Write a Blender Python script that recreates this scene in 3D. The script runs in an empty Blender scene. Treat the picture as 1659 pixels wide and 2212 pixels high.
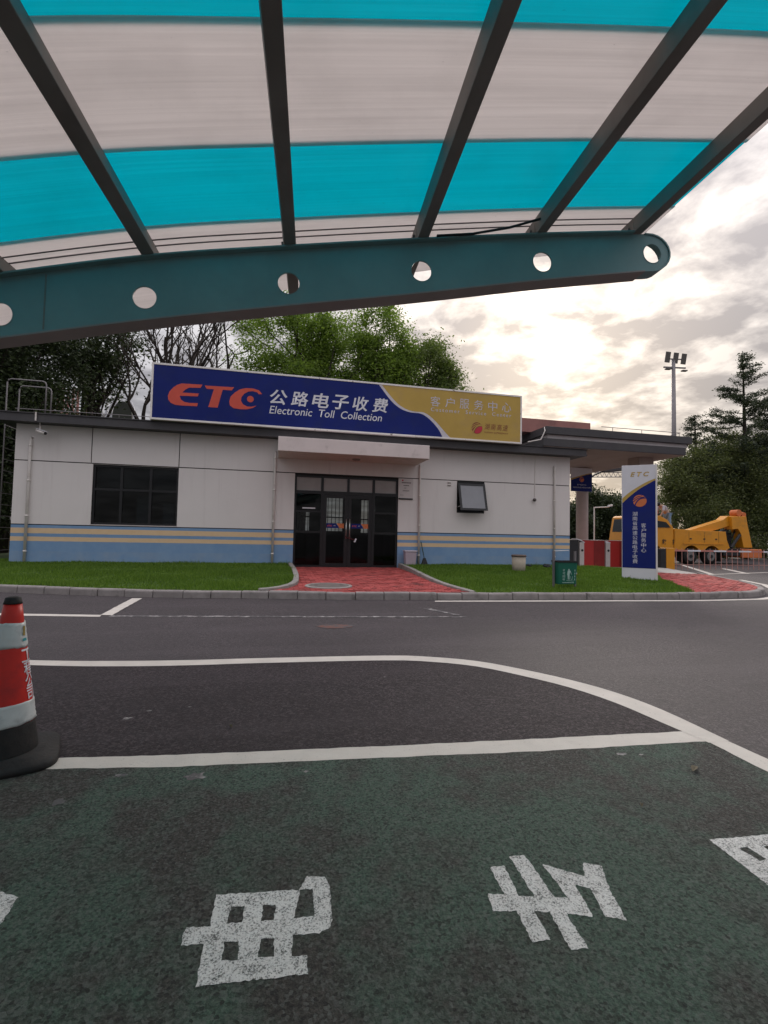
import bpy, bmesh, math, random
import numpy as np
from mathutils import Vector, Matrix
from math import radians as R, sin, cos, pi

random.seed(7); rng = np.random.default_rng(7)
sc = bpy.context.scene
COL = sc.collection

# ------------------------------------------------------------------ camera
EYE = 1.2
yaw, pitch, roll = R(12.5), math.atan(46/1020), math.atan(.021)
fwd = Vector((sin(yaw)*cos(pitch), cos(yaw)*cos(pitch), sin(pitch)))
r0 = Vector((cos(yaw), -sin(yaw), 0)); u0 = r0.cross(fwd)
rt = cos(roll)*r0 + sin(roll)*u0; up = -sin(roll)*r0 + cos(roll)*u0
cam = bpy.data.cameras.new('camera'); camo = bpy.data.objects.new('camera', cam); COL.objects.link(camo)
cam.sensor_fit = 'VERTICAL'; cam.sensor_height = 36; cam.lens = 36*1020/2212
cam.clip_start = .02; cam.clip_end = 3000
M = Matrix((rt, up, -fwd)).transposed().to_4x4(); M.translation = (0, 0, EYE)
camo.matrix_world = M
sc.camera = camo

# ------------------------------------------------------------------ sky, sun, exposure
SUN_EL, SUN_AZ = R(21.5), R(31.5)           # azimuth measured from +Y towards +X
sund = Vector((sin(SUN_AZ)*cos(SUN_EL), cos(SUN_AZ)*cos(SUN_EL), sin(SUN_EL)))
sc.view_settings.view_transform = 'Standard'; sc.view_settings.look = 'None'
sc.view_settings.exposure = 0.86; sc.view_settings.gamma = 1.0

class N:
    """little node-tree helper"""
    def __init__(s, t): s.t = t
    def n(s, kind, **kw):
        nd = s.t.nodes.new('ShaderNode'+kind)
        ins = kw.pop('ins', {})
        for k, v in kw.items(): setattr(nd, k, v)
        for k, v in ins.items():
            sock = nd.inputs[k]
            if isinstance(v, bpy.types.NodeSocket): s.t.links.new(v, sock)
            else: sock.default_value = v
        return nd
    def math(s, op, a, b=0.0, c=None, clamp=False):
        nd = s.n('Math', operation=op, use_clamp=clamp)
        for i, v in enumerate((a, b) if c is None else (a, b, c)):
            if isinstance(v, bpy.types.NodeSocket): s.t.links.new(v, nd.inputs[i])
            else: nd.inputs[i].default_value = v
        return nd.outputs[0]
    def vmath(s, op, a, b):
        nd = s.n('VectorMath', operation=op)
        for i, v in enumerate((a, b)):
            if isinstance(v, bpy.types.NodeSocket): s.t.links.new(v, nd.inputs[i])
            else: nd.inputs[i].default_value = v
        return nd
    def mix(s, f, a, b, blend='MIX'):
        nd = s.n('Mix', data_type='RGBA', blend_type=blend)
        for i, v in ((0, f), (6, a), (7, b)):
            if isinstance(v, bpy.types.NodeSocket): s.t.links.new(v, nd.inputs[i])
            else: nd.inputs[i].default_value = (*v, 1) if (i > 0 and len(v) == 3) else v
        return nd.outputs[2]
    def ramp(s, f, stops):
        nd = s.n('ValToRGB'); cr = nd.color_ramp
        while len(cr.elements) < len(stops): cr.elements.new(.5)
        for e, (p, c) in zip(cr.elements, stops):
            e.position = p; e.color = (c, c, c, 1) if not hasattr(c, '__len__') else (*c, 1)
        s.t.links.new(f, nd.inputs[0]); return nd.outputs[0]
    def noise(s, vec, scale, detail=4, rough=.55, dist=0):
        nd = s.n('TexNoise', ins={'Scale': scale, 'Detail': detail, 'Roughness': rough, 'Distortion': dist})
        if vec is not None: s.t.links.new(vec, nd.inputs['Vector'])
        return nd.outputs[0]

world = bpy.data.worlds.new('World'); sc.world = world; world.use_nodes = True
wt = world.node_tree; wt.nodes.clear(); w = N(wt)
tc = w.n('TexCoord'); dirv = w.vmath('NORMALIZE', tc.outputs['Generated'], (0, 0, 0)).outputs[0]
sky = w.n('TexSky', sky_type='NISHITA', sun_disc=False, sun_elevation=SUN_EL, sun_rotation=SUN_AZ)
sky.air_density = 1.0; sky.dust_density = 2.0
sep = w.n('SeparateXYZ', ins={0: dirv}); zz = w.math('MAXIMUM', sep.outputs[2], 0.0)
den = w.math('ADD', zz, .16)
flat = w.n('CombineXYZ', ins={0: w.math('DIVIDE', sep.outputs[0], den), 1: w.math('DIVIDE', sep.outputs[1], den), 2: 0.0}).outputs[0]
c1 = w.noise(flat, 4.2, 10, .58, .2)
c2 = w.noise(w.vmath('ADD', flat, (13.1, 4.7, 2.0)).outputs[0], .8, 4, .5, .2)
thick = w.math('ADD', w.math('MULTIPLY', c1, .72), w.math('MULTIPLY', c2, .28))
body = w.ramp(thick, [(.43, 0.0), (.49, .55), (.56, 1.0)])           # 0 thin cloud, 1 thick cloud
dots = w.vmath('DOT_PRODUCT', dirv, tuple(sund)).outputs['Value']
dpos = w.math('MAXIMUM', dots, 0.0)
g1 = w.math('POWER', dpos, 10.0); g2 = w.math('POWER', dpos, 70.0); g3 = w.math('POWER', dpos, 420.0)
# overcast deck: brighter overhead than at the horizon
ov = w.math('MULTIPLY_ADD', w.math('MULTIPLY', zz, zz), 2.0, .37)
thin_c = w.mix(g1, (.68, .665, .69), (.82, .73, .65))
deck = w.mix(body, thin_c, w.mix(g1, (.36, .345, .365), (.36, .325, .32)))
deck = w.mix(1.0, deck, w.n('CombineColor', ins={0: ov, 1: ov, 2: ov}).outputs[0], 'MULTIPLY')
lit = w.math('SUBTRACT', 1.0, w.math('MULTIPLY', body, .88))
gl = w.math('ADD', w.math('MULTIPLY', g1, .13), w.math('ADD', w.math('MULTIPLY', g2, .30), w.math('MULTIPLY', g3, .32)))
gl = w.math('MULTIPLY', gl, lit)
glow = w.mix(1.0, (1.0, .86, .70), w.n('CombineColor', ins={0: gl, 1: gl, 2: gl}).outputs[0], 'MULTIPLY')
deck = w.mix(1.0, deck, glow, 'ADD')
skyc = w.mix(1.0, sky.outputs[0], (.07, .07, .07), 'MULTIPLY')
final = w.mix(.92, skyc, deck)
bg = w.n('Background', ins={'Color': final, 'Strength': 1.0})
wo = w.n('OutputWorld', ins={'Surface': bg.outputs[0]})

sl = bpy.data.lights.new('sun', 'SUN'); sl.energy = .7; sl.angle = R(14); sl.color = (1, .92, .82)
so = bpy.data.objects.new('sun', sl); COL.objects.link(so)
so.rotation_euler = sund.to_track_quat('Z', 'Y').to_euler(); so.location = (12, 20, 12)

# ------------------------------------------------------------------ materials
MATS = {}
def mat(name, col, rough=.7, var=.12, scale=3.0, bump=0.0, bscale=60.0, metal=0.0, spec=.4, dirt=None, dscale=.8, dlo=.5, dhi=.72, island=0.0, coat=0.0, trans=0.0):
    if name in MATS: return MATS[name]
    m = bpy.data.materials.new(name); m.use_nodes = True; t = m.node_tree; n = N(t)
    p = t.nodes['Principled BSDF']
    geo = n.n('NewGeometry'); pos = geo.outputs['Position']
    c = tuple(col)
    lo = tuple(max(0, x*(1-var)) for x in c); hi = tuple(min(1, x*(1+var)) for x in c)
    f = n.ramp(n.noise(pos, scale, 5, .6), [(.3, 0.0), (.7, 1.0)])
    base = n.mix(f, lo, hi)
    if island:
        base = n.mix(1.0, base, n.ramp(geo.outputs['Random Per Island'], [(0, 1-island), (1, 1+island)]), 'MULTIPLY')
    if dirt is not None:
        d = n.ramp(n.noise(pos, dscale, 6, .65), [(dlo, 0.0), (dhi, 1.0)])
        base = n.mix(d, base, dirt)
    t.links.new(base, p.inputs['Base Color'])
    p.inputs['Roughness'].default_value = rough; p.inputs['Metallic'].default_value = metal
    p.inputs['Specular IOR Level'].default_value = spec; p.inputs['Coat Weight'].default_value = coat
    if bump:
        b = n.n('Bump', ins={'Strength': bump, 'Distance': .01, 'Height': n.noise(pos, bscale, 4, .6)})
        t.links.new(b.outputs[0], p.inputs['Normal'])
    MATS[name] = m; return m

def mat_asphalt(name='asphalt', k=1.0):
    m = bpy.data.materials.new(name); m.use_nodes = True; t = m.node_tree; n = N(t); p = t.nodes['Principled BSDF']
    pos = n.n('NewGeometry').outputs['Position']
    agg = n.noise(pos, 120, 4, .75); vo = n.n('TexVoronoi', ins={'Vector': pos, 'Scale': 72.0}); cellv = n.n('SeparateColor', ins={0: vo.outputs['Color']}).outputs[0]
    big = n.noise(pos, .55, 6, .62, .3); mid = n.noise(pos, 3.2, 5, .65)
    base = n.mix(n.ramp(agg, [(.36, 0.0), (.66, 1.0)]), (.013, .0105, .0115), (.080, .065, .072))
    base = n.mix(n.ramp(cellv, [(.60, 0.0), (.97, .70)]), base, (.135, .113, .121))
    base = n.mix(n.ramp(cellv, [(.03, .8), (.30, 0.0)]), base, (.008, .0065, .007))
    base = n.mix(n.ramp(big, [(.40, 0.0), (.64, .55)]), base, (.031, .0245, .0265))
    base = n.mix(n.ramp(mid, [(.55, 0.0), (.8, .32)]), base, (.090, .075, .081))
    st = n.vmath('MULTIPLY', pos, (.12, 1.3, 1)).outputs[0]       # tyre wear along the lane
    base = n.mix(n.ramp(n.noise(st, 1.2, 5, .62), [(.50, 0.0), (.72, .50)]), base, (.094, .079, .086))
    oil = n.ramp(n.noise(n.vmath('ADD', pos, (3.1, 8.2, 0)).outputs[0], 1.1, 4, .55), [(.66, 0.0), (.74, .55)])
    base = n.mix(oil, base, (.016, .0145, .0145))
    wp = n.vmath('ADD', pos, n.vmath('MULTIPLY', n.n('TexNoise', ins={'Vector': pos, 'Scale': 1.7, 'Detail': 4.0}).outputs['Color'], (.9, .9, 0)).outputs[0]).outputs[0]
    ck = n.n('TexVoronoi', feature='DISTANCE_TO_EDGE', ins={'Vector': wp, 'Scale': .42}).outputs['Distance']
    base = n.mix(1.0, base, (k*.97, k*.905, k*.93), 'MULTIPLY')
    crack = n.math('MULTIPLY', n.ramp(ck, [(.0, 1.0), (.006, 0.0)]), n.ramp(n.noise(pos, .35, 2), [(.50, 0.0), (.60, .7)]))
    base = n.mix(crack, base, (.010, .009, .009))
    t.links.new(base, p.inputs['Base Color'])
    p.inputs['Roughness'].default_value = .62 if k > .7 else .75; p.inputs['Specular IOR Level'].default_value = .5 if k > .7 else .28
    hgt = n.math('ADD', n.noise(pos, 110, 4, .7), n.math('MULTIPLY', cellv, .35))
    b = n.n('Bump', ins={'Strength': .8, 'Distance': .008, 'Height': hgt})
    t.links.new(b.outputs[0], p.inputs['Normal']); return m

def mat_bay():
    """green coating over coarse asphalt, worn through in patches"""
    m = bpy.data.materials.new('green_bay_coating'); m.use_nodes = True; t = m.node_tree; n = N(t); p = t.nodes['Principled BSDF']
    pos = n.n('NewGeometry').outputs['Position']
    grain = n.noise(pos, 85, 5, .78); vo = n.n('TexVoronoi', ins={'Vector': pos, 'Scale': 105.0}); v = vo.outputs['Distance']
    cellv = n.n('SeparateColor', ins={0: vo.outputs['Color']}).outputs[0]
    wear = n.noise(pos, .95, 6, .65, .4); wear2 = n.noise(pos, 6.0, 5, .65)
    gr = n.ramp(grain, [(.36, 0.0), (.64, 1.0)])
    green = n.mix(gr, (.018, .040, .028), (.090, .150, .112))
    bare = n.mix(gr, (.016, .0145, .0135), (.080, .070, .064))
    f = n.math('ADD', n.math('MULTIPLY', wear, .72), n.math('MULTIPLY', wear2, .28))
    base = n.mix(n.ramp(f, [(.45, 0.0), (.55, .95)]), green, bare)
    base = n.mix(n.ramp(cellv, [(.62, 0.0), (.98, .55)]), base, (.135, .150, .138))
    base = n.mix(n.ramp(cellv, [(.02, .75), (.26, 0.0)]), base, (.008, .010, .0095))
    t.links.new(base, p.inputs['Base Color'])
    p.inputs['Roughness'].default_value = .75; p.inputs['Specular IOR Level'].default_value = .35
    hgt = n.math('ADD', grain, n.math('MULTIPLY', cellv, .5))
    b = n.n('Bump', ins={'Strength': 1.0, 'Distance': .012, 'Height': hgt})
    t.links.new(b.outputs[0], p.inputs['Normal']); return m

def mat_paint(name, col, worn, wlo, whi, wscale):
    m = bpy.data.materials.new(name); m.use_nodes = True; t = m.node_tree; n = N(t); p = t.nodes['Principled BSDF']
    pos = n.n('NewGeometry').outputs['Position']
    base = n.mix(n.ramp(n.noise(pos, 4, 5, .6), [(.3, 0.0), (.75, 1.0)]), tuple(c*.82 for c in col), col)
    w_ = n.math('ADD', n.math('MULTIPLY', n.noise(pos, wscale, 3, .7), .75), n.math('MULTIPLY', n.noise(pos, wscale*.12, 4, .6), .25))
    base = n.mix(n.ramp(w_, [(wlo, 0.0), (whi, 1.0)]), base, worn)
    t.links.new(base, p.inputs['Base Color']); p.inputs['Roughness'].default_value = .75
    b = n.n('Bump', ins={'Strength': .4, 'Distance': .006, 'Height': n.noise(pos, 110, 4, .7)})
    t.links.new(b.outputs[0], p.inputs['Normal']); return m

def mat_wall():
    """painted render: pale grey above, blue dado with two buff stripes below (the paint's own colours, by height)"""
    m = bpy.data.materials.new('painted_render'); m.use_nodes = True; t = m.node_tree; n = N(t); p = t.nodes['Principled BSDF']
    pos = n.n('NewGeometry').outputs['Position']; z = n.n('SeparateXYZ', ins={0: pos}).outputs[2]
    zj = n.math('ADD', z, n.math('MULTIPLY', n.math('SUBTRACT', n.noise(pos, 6, 3), .5), .012))
    def band(a, b): return n.math('MULTIPLY', n.math('GREATER_THAN', zj, a), n.math('LESS_THAN', zj, b))
    nz = n.noise(pos, 1.3, 5, .6); fine = n.noise(pos, 9, 4, .6)
    grey = n.mix(nz, (.67, .625, .61), (.74, .695, .68))
    stx = n.vmath('MULTIPLY', pos, (3.0, 3.0, .35)).outputs[0]
    grey = n.mix(n.ramp(n.noise(stx, 1.6, 5, .65), [(.56, 0.0), (.80, .26)]), grey, (.50, .44, .43))
    run = n.ramp(n.noise(n.vmath('MULTIPLY', pos, (9.0, 9.0, .22)).outputs[0], 1.0, 4, .7), [(.56, 0.0), (.74, 1.0)])
    run = n.math('MULTIPLY', run, n.ramp(n.noise(pos, .6, 3), [(.42, 0.0), (.68, .30)]))
    grey = n.mix(run, grey, (.40, .35, .335))
    blue = n.mix(n.noise(pos, 3, 5, .65), (.13, .25, .45), (.25, .37, .53))
    buff = n.mix(fine, (.66, .46, .27), (.72, .54, .36))
    base = n.mix(n.math('LESS_THAN', z, 1.243), grey, blue)
    base = n.mix(n.math('MAXIMUM', band(1.005, 1.15), band(.795, .915)), base, buff)
    splash = n.math('MULTIPLY', n.ramp(n.noise(pos, 2.5, 5, .6), [(.35, 0.0), (.7, 1.0)]), n.math('MULTIPLY', n.math('LESS_THAN', z, .52), .35))
    base = n.mix(splash, base, (.34, .36, .38))
    t.links.new(base, p.inputs['Base Color']); p.inputs['Roughness'].default_value = .82; p.inputs['Specular IOR Level'].default_value = .25
    b = n.n('Bump', ins={'Strength': .25, 'Distance': .004, 'Height': n.noise(pos, 90, 4, .6)})
    t.links.new(b.outputs[0], p.inputs['Normal']); return m

def mat_sheet(name, col, T):
    """fluted translucent polycarbonate"""
    m = bpy.data.materials.new(name); m.use_nodes = True; t = m.node_tree; n = N(t); t.nodes.clear()
    pos = n.n('NewGeometry').outputs['Position']
    rot = n.n('VectorRotate', rotation_type='Z_AXIS', ins={'Vector': pos, 'Angle': R(4)}).outputs[0]
    fl = n.noise(n.vmath('MULTIPLY', rot, (.5, 62.0, .2)).outputs[0], 1.0, 3, .6)
    fl2 = n.noise(n.vmath('MULTIPLY', rot, (.9, 12.0, .4)).outputs[0], 1.0, 4, .6)
    grime = n.ramp(n.noise(pos, 1.7, 6, .65), [(.50, 0.0), (.85, .34)])
    c = n.mix(n.ramp(fl, [(.3, 0.0), (.7, 1.0)]), tuple(x*.90 for x in col), col)
    c = n.mix(n.ramp(fl2, [(.45, 0.0), (.8, .20)]), c, tuple(x*.72 for x in col))
    c = n.mix(grime, c, tuple(x*.66 for x in col))
    speck = n.ramp(n.noise(n.vmath('MULTIPLY', rot, (9.0, 22.0, 9.0)).outputs[0], 1.6, 3, .7), [(.70, 0.0), (.76, .35)])
    c = n.mix(speck, c, tuple(x*.45 for x in col))
    bmp = n.n('Bump', ins={'Strength': .25, 'Distance': .01, 'Height': fl}).outputs[0]
    tr = n.n('BsdfTranslucent', ins={'Color': c, 'Normal': bmp}); df = n.n('BsdfDiffuse', ins={'Color': c})
    gl = n.n('BsdfGlossy', ins={'Color': (1, 1, 1, 1), 'Roughness': .25, 'Normal': bmp})
    a = n.n('MixShader', ins={0: 1-T, 1: tr.outputs[0], 2: df.outputs[0]})
    b = n.n('MixShader', ins={0: .035, 1: a.outputs[0], 2: gl.outputs[0]})
    n.n('OutputMaterial', ins={0: b.outputs[0]}); return m

def mat_glass(name, tint, refl=1.0, rough=.02):
    m = bpy.data.materials.new(name); m.use_nodes = True; t = m.node_tree; n = N(t); t.nodes.clear()
    fr = n.n('Fresnel', ins={'IOR': 1.5}); f = n.math('MULTIPLY', fr.outputs[0], refl, clamp=True)
    pos = n.n('NewGeometry').outputs['Position']
    bmp = n.n('Bump', ins={'Strength': .04, 'Distance': .01, 'Height': n.noise(pos, 1.4, 2)}).outputs[0]
    tr = n.n('BsdfTransparent', ins={'Color': (*tint, 1)})
    gl = n.n('BsdfGlossy', ins={'Color': (1, 1, 1, 1), 'Roughness': rough, 'Normal': bmp})
    df = n.n('BsdfDiffuse', ins={'Color': (.35, .35, .33, 1)})
    a = n.n('MixShader', ins={0: f, 1: tr.outputs[0], 2: gl.outputs[0]})
    dst = n.ramp(n.noise(pos, 3.5, 5, .6), [(.45, .0), (.8, .012)])
    b = n.n('MixShader', ins={0: dst, 1: a.outputs[0], 2: df.outputs[0]})
    n.n('OutputMaterial', ins={0: b.outputs[0]}); return m

def mat_leaf(name, c1, c2, tl=.35):
    m = bpy.data.materials.new(name); m.use_nodes = True; t = m.node_tree; n = N(t); t.nodes.clear()
    geo = n.n('NewGeometry')
    f = n.math('ADD', n.math('MULTIPLY', geo.outputs['Random Per Island'], .55), n.math('MULTIPLY', n.noise(geo.outputs['Position'], .7, 3), .45))
    c = n.mix(n.ramp(f, [(.2, 0.0), (.8, 1.0)]), c1, c2)
    df = n.n('BsdfPrincipled', ins={'Base Color': c, 'Roughness': .55, 'Specular IOR Level': .25})
    tr = n.n('BsdfTranslucent', ins={'Color': n.mix(1.0, c, (1.25, 1.35, .7), 'MULTIPLY')})
    a = n.n('MixShader', ins={0: tl, 1: df.outputs[0], 2: tr.outputs[0]})
    n.n('OutputMaterial', ins={0: a.outputs[0]}); return m

ASPH = mat_asphalt('asphalt', .80); ASPH2 = mat_asphalt('shaded_asphalt', .66); BAY = mat_bay(); WALL = mat_wall()  # second asphalt is a darkened copy that carries the carport's shade
LINE = mat_paint('line_paint', (.62, .575, .52), (.16, .15, .145), .60, .74, 70)
CHARP = mat_paint('character_paint', (.66, .65, .63), (.050, .054, .050), .48, .61, 190)
FADED = mat_paint('faded_line_paint', (.38, .36, .35), (.075, .07, .072), .40, .52, 9)
SHEET_W = mat_sheet('white_polycarbonate', (.83, .785, .76), .72)
SHEET_T = mat_sheet('turquoise_polycarbonate', (.0, .70, .78), .74)
TEAL = mat('teal_steel_paint', (.20, .325, .33), .5, .10, 2.0, .05, 40, dirt=(.19, .27, .265), dscale=1.1, dlo=.55, dhi=.8)
STEELG = mat('grey_green_steel', (.23, .215, .20), .55, .12, 2.5, .05, 40, dirt=(.17, .15, .135), dscale=1.4)
UNDER = mat('bare_under_flange', (.33, .28, .27), .6, .12, 2.0)
INSIDE = mat('inner_web_primer', (.66, .54, .47), .7, .15, 3.0)
BLACKM = mat('black_aluminium', (.012, .012, .014), .42, .1, 3)
FASCIA = mat('dark_fascia_metal', (.058, .055, .060), .6, .12, 1.5, .05, 20, dirt=(.07, .068, .068), dscale=1.6)
SOFFIT = mat('soffit_paint', (.36, .285, .25), .8, .08, 1.5)
CANOP = mat('canopy_render', (.68, .60, .58), .85, .06, 2.0, .15, 80, dirt=(.40, .35, .33), dscale=2.2, dlo=.58, dhi=.85)
CORE = mat('joint_dark', (.02, .02, .02), .9, .1)
PLAST = mat('side_render', (.50, .45, .44), .85, .06, 2.0)
PIPE = mat('white_pvc', (.70, .65, .62), .5, .08, 3.0, dirt=(.50, .45, .42), dscale=3)
WHITE = mat('white_frame_paint', (.80, .76, .73), .55, .06, 3.0, dirt=(.16, .13, .11), dscale=6.5, dlo=.63, dhi=.67)
BLUE = mat('sign_blue', (.012, .022, .150), .5, .10, 1.2, dirt=(.018, .028, .130), dscale=2, spec=.12)
YEL = mat('sign_gold', (.50, .34, .09), .5, .08, 1.0, dirt=(.45, .31, .12), dscale=1.3, spec=.15)
SWHITE = mat('sign_white', (.66, .66, .70), .5, .05)
SRED = mat('sign_coral', (.62, .105, .075), .5, .06, spec=.15)
LILAC = mat('sign_lilac', (.58, .55, .60), .5, .08, 14)
DRED = mat('logo_red', (.50, .03, .055), .5, .08)
ORNG = mat('logo_orange', (.60, .17, .06), .5, .08)
INK = mat('ink', (.045, .03, .025), .6, .1)
BROWN = mat('logo_brown', (.24, .07, .035), .6, .15)
CONC = mat('kerb_concrete', (.25, .228, .22), .9, .18, 5.0, .5, 45, dirt=(.10, .095, .085), dscale=3.2, dlo=.56, dhi=.76, island=.0)
EDGE = mat('edging_concrete', (.27, .25, .235), .9, .14, 4.0, .4, 45, dirt=(.12, .115, .10), dscale=2.6, dlo=.55, dhi=.78)
BRICK = mat('red_paver', (.34, .060, .055), .85, .18, 6.0, .5, 60, island=.28, dirt=(.11, .032, .030), dscale=1.9, dlo=.56, dhi=.68)
BED = mat('paver_sand', (.10, .04, .036), .95, .2, 8)
PAD = mat('pale_concrete', (.40, .38, .36), .9, .1, 2)
SOIL = mat('lawn_soil', (.045, .085, .022), .95, .25, 6)
IRON = mat('cast_iron', (.135, .115, .105), .75, .15, 8, .4, 60)
GLASS = mat_glass('dark_glass', (.40, .43, .45), .38)
FILM = mat('milky_film_glass', (.30, .275, .265), .25, .12, 1.2)
ROOMW = mat('room_wall', (.40, .385, .36), .9, .06)
STEEL = mat('brushed_steel', (.55, .54, .52), .3, .05, metal=.9)
GALV = mat('galvanised', (.20, .185, .19), .5, .1, 4, metal=.4)
PINK = mat('pink_plaster', (.36, .17, .15), .85, .08, 2, dirt=(.24, .12, .11), dscale=1.4)
TRUCKY = mat('truck_yellow', (.66, .27, .010), .4, .07, 1.5, dirt=(.40, .19, .03), dscale=1.8, dlo=.56, dhi=.8, coat=.3)
ORANGE = mat('faded_orange', (.58, .16, .05), .55, .1, 3)
RUBBER = mat('rubber', (.014, .013, .013), .75, .25, 5, .3, 50, dirt=(.045, .038, .034), dscale=3)
DARK = mat('dark_machinery', (.02, .021, .024), .6, .3, 5)
CONER = mat('cone_red', (.60, .022, .014), .42, .10, 5, dirt=(.33, .02, .02), dscale=5)
CONEW = mat('cone_reflective', (.58, .60, .59), .4, .10, 7, dirt=(.25, .28, .28), dscale=6, dlo=.5, dhi=.75)
GREENB = mat('bin_green', (.006, .105, .070), .45, .1, 4)
BINW = mat('bin_print', (.36, .50, .45), .6, .1)
REDP = mat('turnstile_red', (.42, .028, .026), .4, .08, 2)
TURNW = mat('turnstile_white', (.56, .52, .50), .45, .06)
PURP = mat('lilac_plastic', (.44, .36, .42), .5, .08)
BEIGE = mat('beige_stone', (.40, .345, .28), .85, .12, 8, .3, 40)
BARK = mat('bark', (.045, .036, .030), .95, .25, 8, .5, 30)
LEAF_G = mat_leaf('camphor_leaf', (.095, .16, .030), (.25, .34, .080), .5)
LEAF_D = mat_leaf('dark_leaf', (.020, .032, .016), (.06, .080, .036), .25)
LEAF_R = mat_leaf('olive_leaf', (.060, .082, .034), (.18, .20, .085), .38)
LEAF_O = mat_leaf('sunlit_olive_leaf', (.075, .115, .032), (.19, .24, .080), .42)
LEAF_C = mat_leaf('conifer_leaf', (.026, .040, .026), (.070, .088, .052), .25)
GRASS = mat_leaf('grass_blade', (.068, .135, .018), (.165, .265, .042), .35)
DEADL = mat_leaf('dry_leaf', (.030, .022, .016), (.075, .055, .03), .2)

# ------------------------------------------------------------------ mesh helpers
class MB:
    def __init__(s): s.v = []; s.f = []
    def add(s, v, f):
        o = len(s.v); s.v += [tuple(p) for p in v]; s.f += [tuple(i+o for i in q) for q in f]; return s
    def box(s, x0, x1, y0, y1, z0, z1):
        v = [(x0,y0,z0),(x1,y0,z0),(x1,y1,z0),(x0,y1,z0),(x0,y0,z1),(x1,y0,z1),(x1,y1,z1),(x0,y1,z1)]
        return s.add(v, [(0,3,2,1),(4,5,6,7),(0,1,5,4),(1,2,6,5),(2,3,7,6),(3,0,4,7)])
    def obox(s, c, ax, ay, az):
        """box from centre and three half-axis vectors"""
        c, ax, ay, az = map(Vector, (c, ax, ay, az))
        v = [c+i*ax+j*ay+k*az for k in (-1,1) for j in (-1,1) for i in (-1,1)]
        return s.add(v, [(0,2,3,1),(4,5,7,6),(0,1,5,4),(1,3,7,5),(3,2,6,7),(2,0,4,6)])
    def beam(s, a, b, wd, ht, upv=(0,0,1)):
        a, b, upv = Vector(a), Vector(b), Vector(upv); d = (b-a); L = d.length; d = d/L
        sd = d.cross(upv); sd = sd.normalized() if sd.length > 1e-6 else Vector((1,0,0)); u = sd.cross(d)
        return s.obox((a+b)/2, d*L/2, sd*wd/2, u*ht/2)
    def tube(s, pts, r, n=8, cap=True):
        pts = [Vector(p) for p in pts]; rs = r if hasattr(r, '__len__') else [r]*len(pts)
        o = len(s.v); ref = Vector((0,0,1))
        for i, p in enumerate(pts):
            d = (pts[min(i+1, len(pts)-1)] - pts[max(i-1, 0)]).normalized()
            a = d.cross(ref)
            if a.length < .05: a = d.cross(Vector((1,0,0)))
            a.normalize(); b = d.cross(a)
            for k in range(n):
                t = 2*pi*k/n; s.v.append(tuple(p + (a*cos(t)+b*sin(t))*rs[i]))
        for i in range(len(pts)-1):
            for k in range(n):
                k2 = (k+1) % n
                s.f.append((o+i*n+k, o+i*n+k2, o+(i+1)*n+k2, o+(i+1)*n+k))
        if cap:
            s.f.append(tuple(o+k for k in range(n))); s.f.append(tuple(o+(len(pts)-1)*n+k for k in reversed(range(n))))
        return s
    def lathe(s, prof, c=(0,0,0), n=32):
        o = len(s.v)
        for r, z in prof:
            for k in range(n):
                t = 2*pi*k/n; s.v.append((c[0]+r*cos(t), c[1]+r*sin(t), c[2]+z))
        for i in range(len(prof)-1):
            for k in range(n):
                k2 = (k+1) % n; s.f.append((o+i*n+k, o+i*n+k2, o+(i+1)*n+k2, o+(i+1)*n+k))
        s.f.append(tuple(o+k for k in reversed(range(n)))); s.f.append(tuple(o+(len(prof)-1)*n+k for k in range(n)))
        return s
    def prism(s, poly, y0, y1):
        """(x,z) outline extruded along y"""
        n = len(poly); v = [(x, y0, z) for x, z in poly] + [(x, y1, z) for x, z in poly]
        return s.add(v, [tuple(range(n)), tuple(reversed(range(n, 2*n)))] + [(i, (i+1) % n, n+(i+1) % n, n+i)[::-1] for i in range(n)])
    def mesh(s, name, fix=True):
        m = bpy.data.meshes.new(name); m.from_pydata(s.v, [], s.f); m.update()
        if fix:
            b = bmesh.new(); b.from_mesh(m); bmesh.ops.recalc_face_normals(b, faces=b.faces); b.to_mesh(m); b.free()
        return m

def link(name, mesh, material, parent=None, smooth=False, bevel=0):
    o = bpy.data.objects.new(name, mesh)
    if material is not None and not mesh.materials: mesh.materials.append(material)
    COL.objects.link(o)
    if parent is not None:
        o.parent = parent; o.matrix_parent_inverse = Matrix.Translation(-world_loc(parent))
    if smooth:
        for p in mesh.polygons: p.use_smooth = True
    if bevel:
        bv = o.modifiers.new('bevel', 'BEVEL'); bv.width = bevel; bv.segments = 2; bv.limit_method = 'ANGLE'; bv.angle_limit = R(40)
    return o
def world_loc(o):
    l = Vector(o.location)
    return l
def tag(o, label, cat, group=None):
    o['label'] = label; o['category'] = cat
    if group: o['group'] = group
    return o
def thing(name, label, cat, loc=(0,0,0), group=None):
    o = bpy.data.objects.new(name, None); COL.objects.link(o); o.location = loc; o.empty_display_size = .2
    return tag(o, label, cat, group)
def part(name, mb, material, parent, smooth=False, bevel=0, label=None):
    o = link(name, mb.mesh(name) if isinstance(mb, MB) else mb, material, parent, smooth, bevel)
    if label: o['label'] = label
    return o
def structure(name, mb, material, bevel=0):
    o = link(name, mb.mesh(name) if isinstance(mb, MB) else mb, material, None, bevel=bevel); o['kind'] = 'structure'; return o
def box(name, dims, material, parent, bevel=0): return part(name, MB().box(*dims), material, parent, bevel=bevel)

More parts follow.
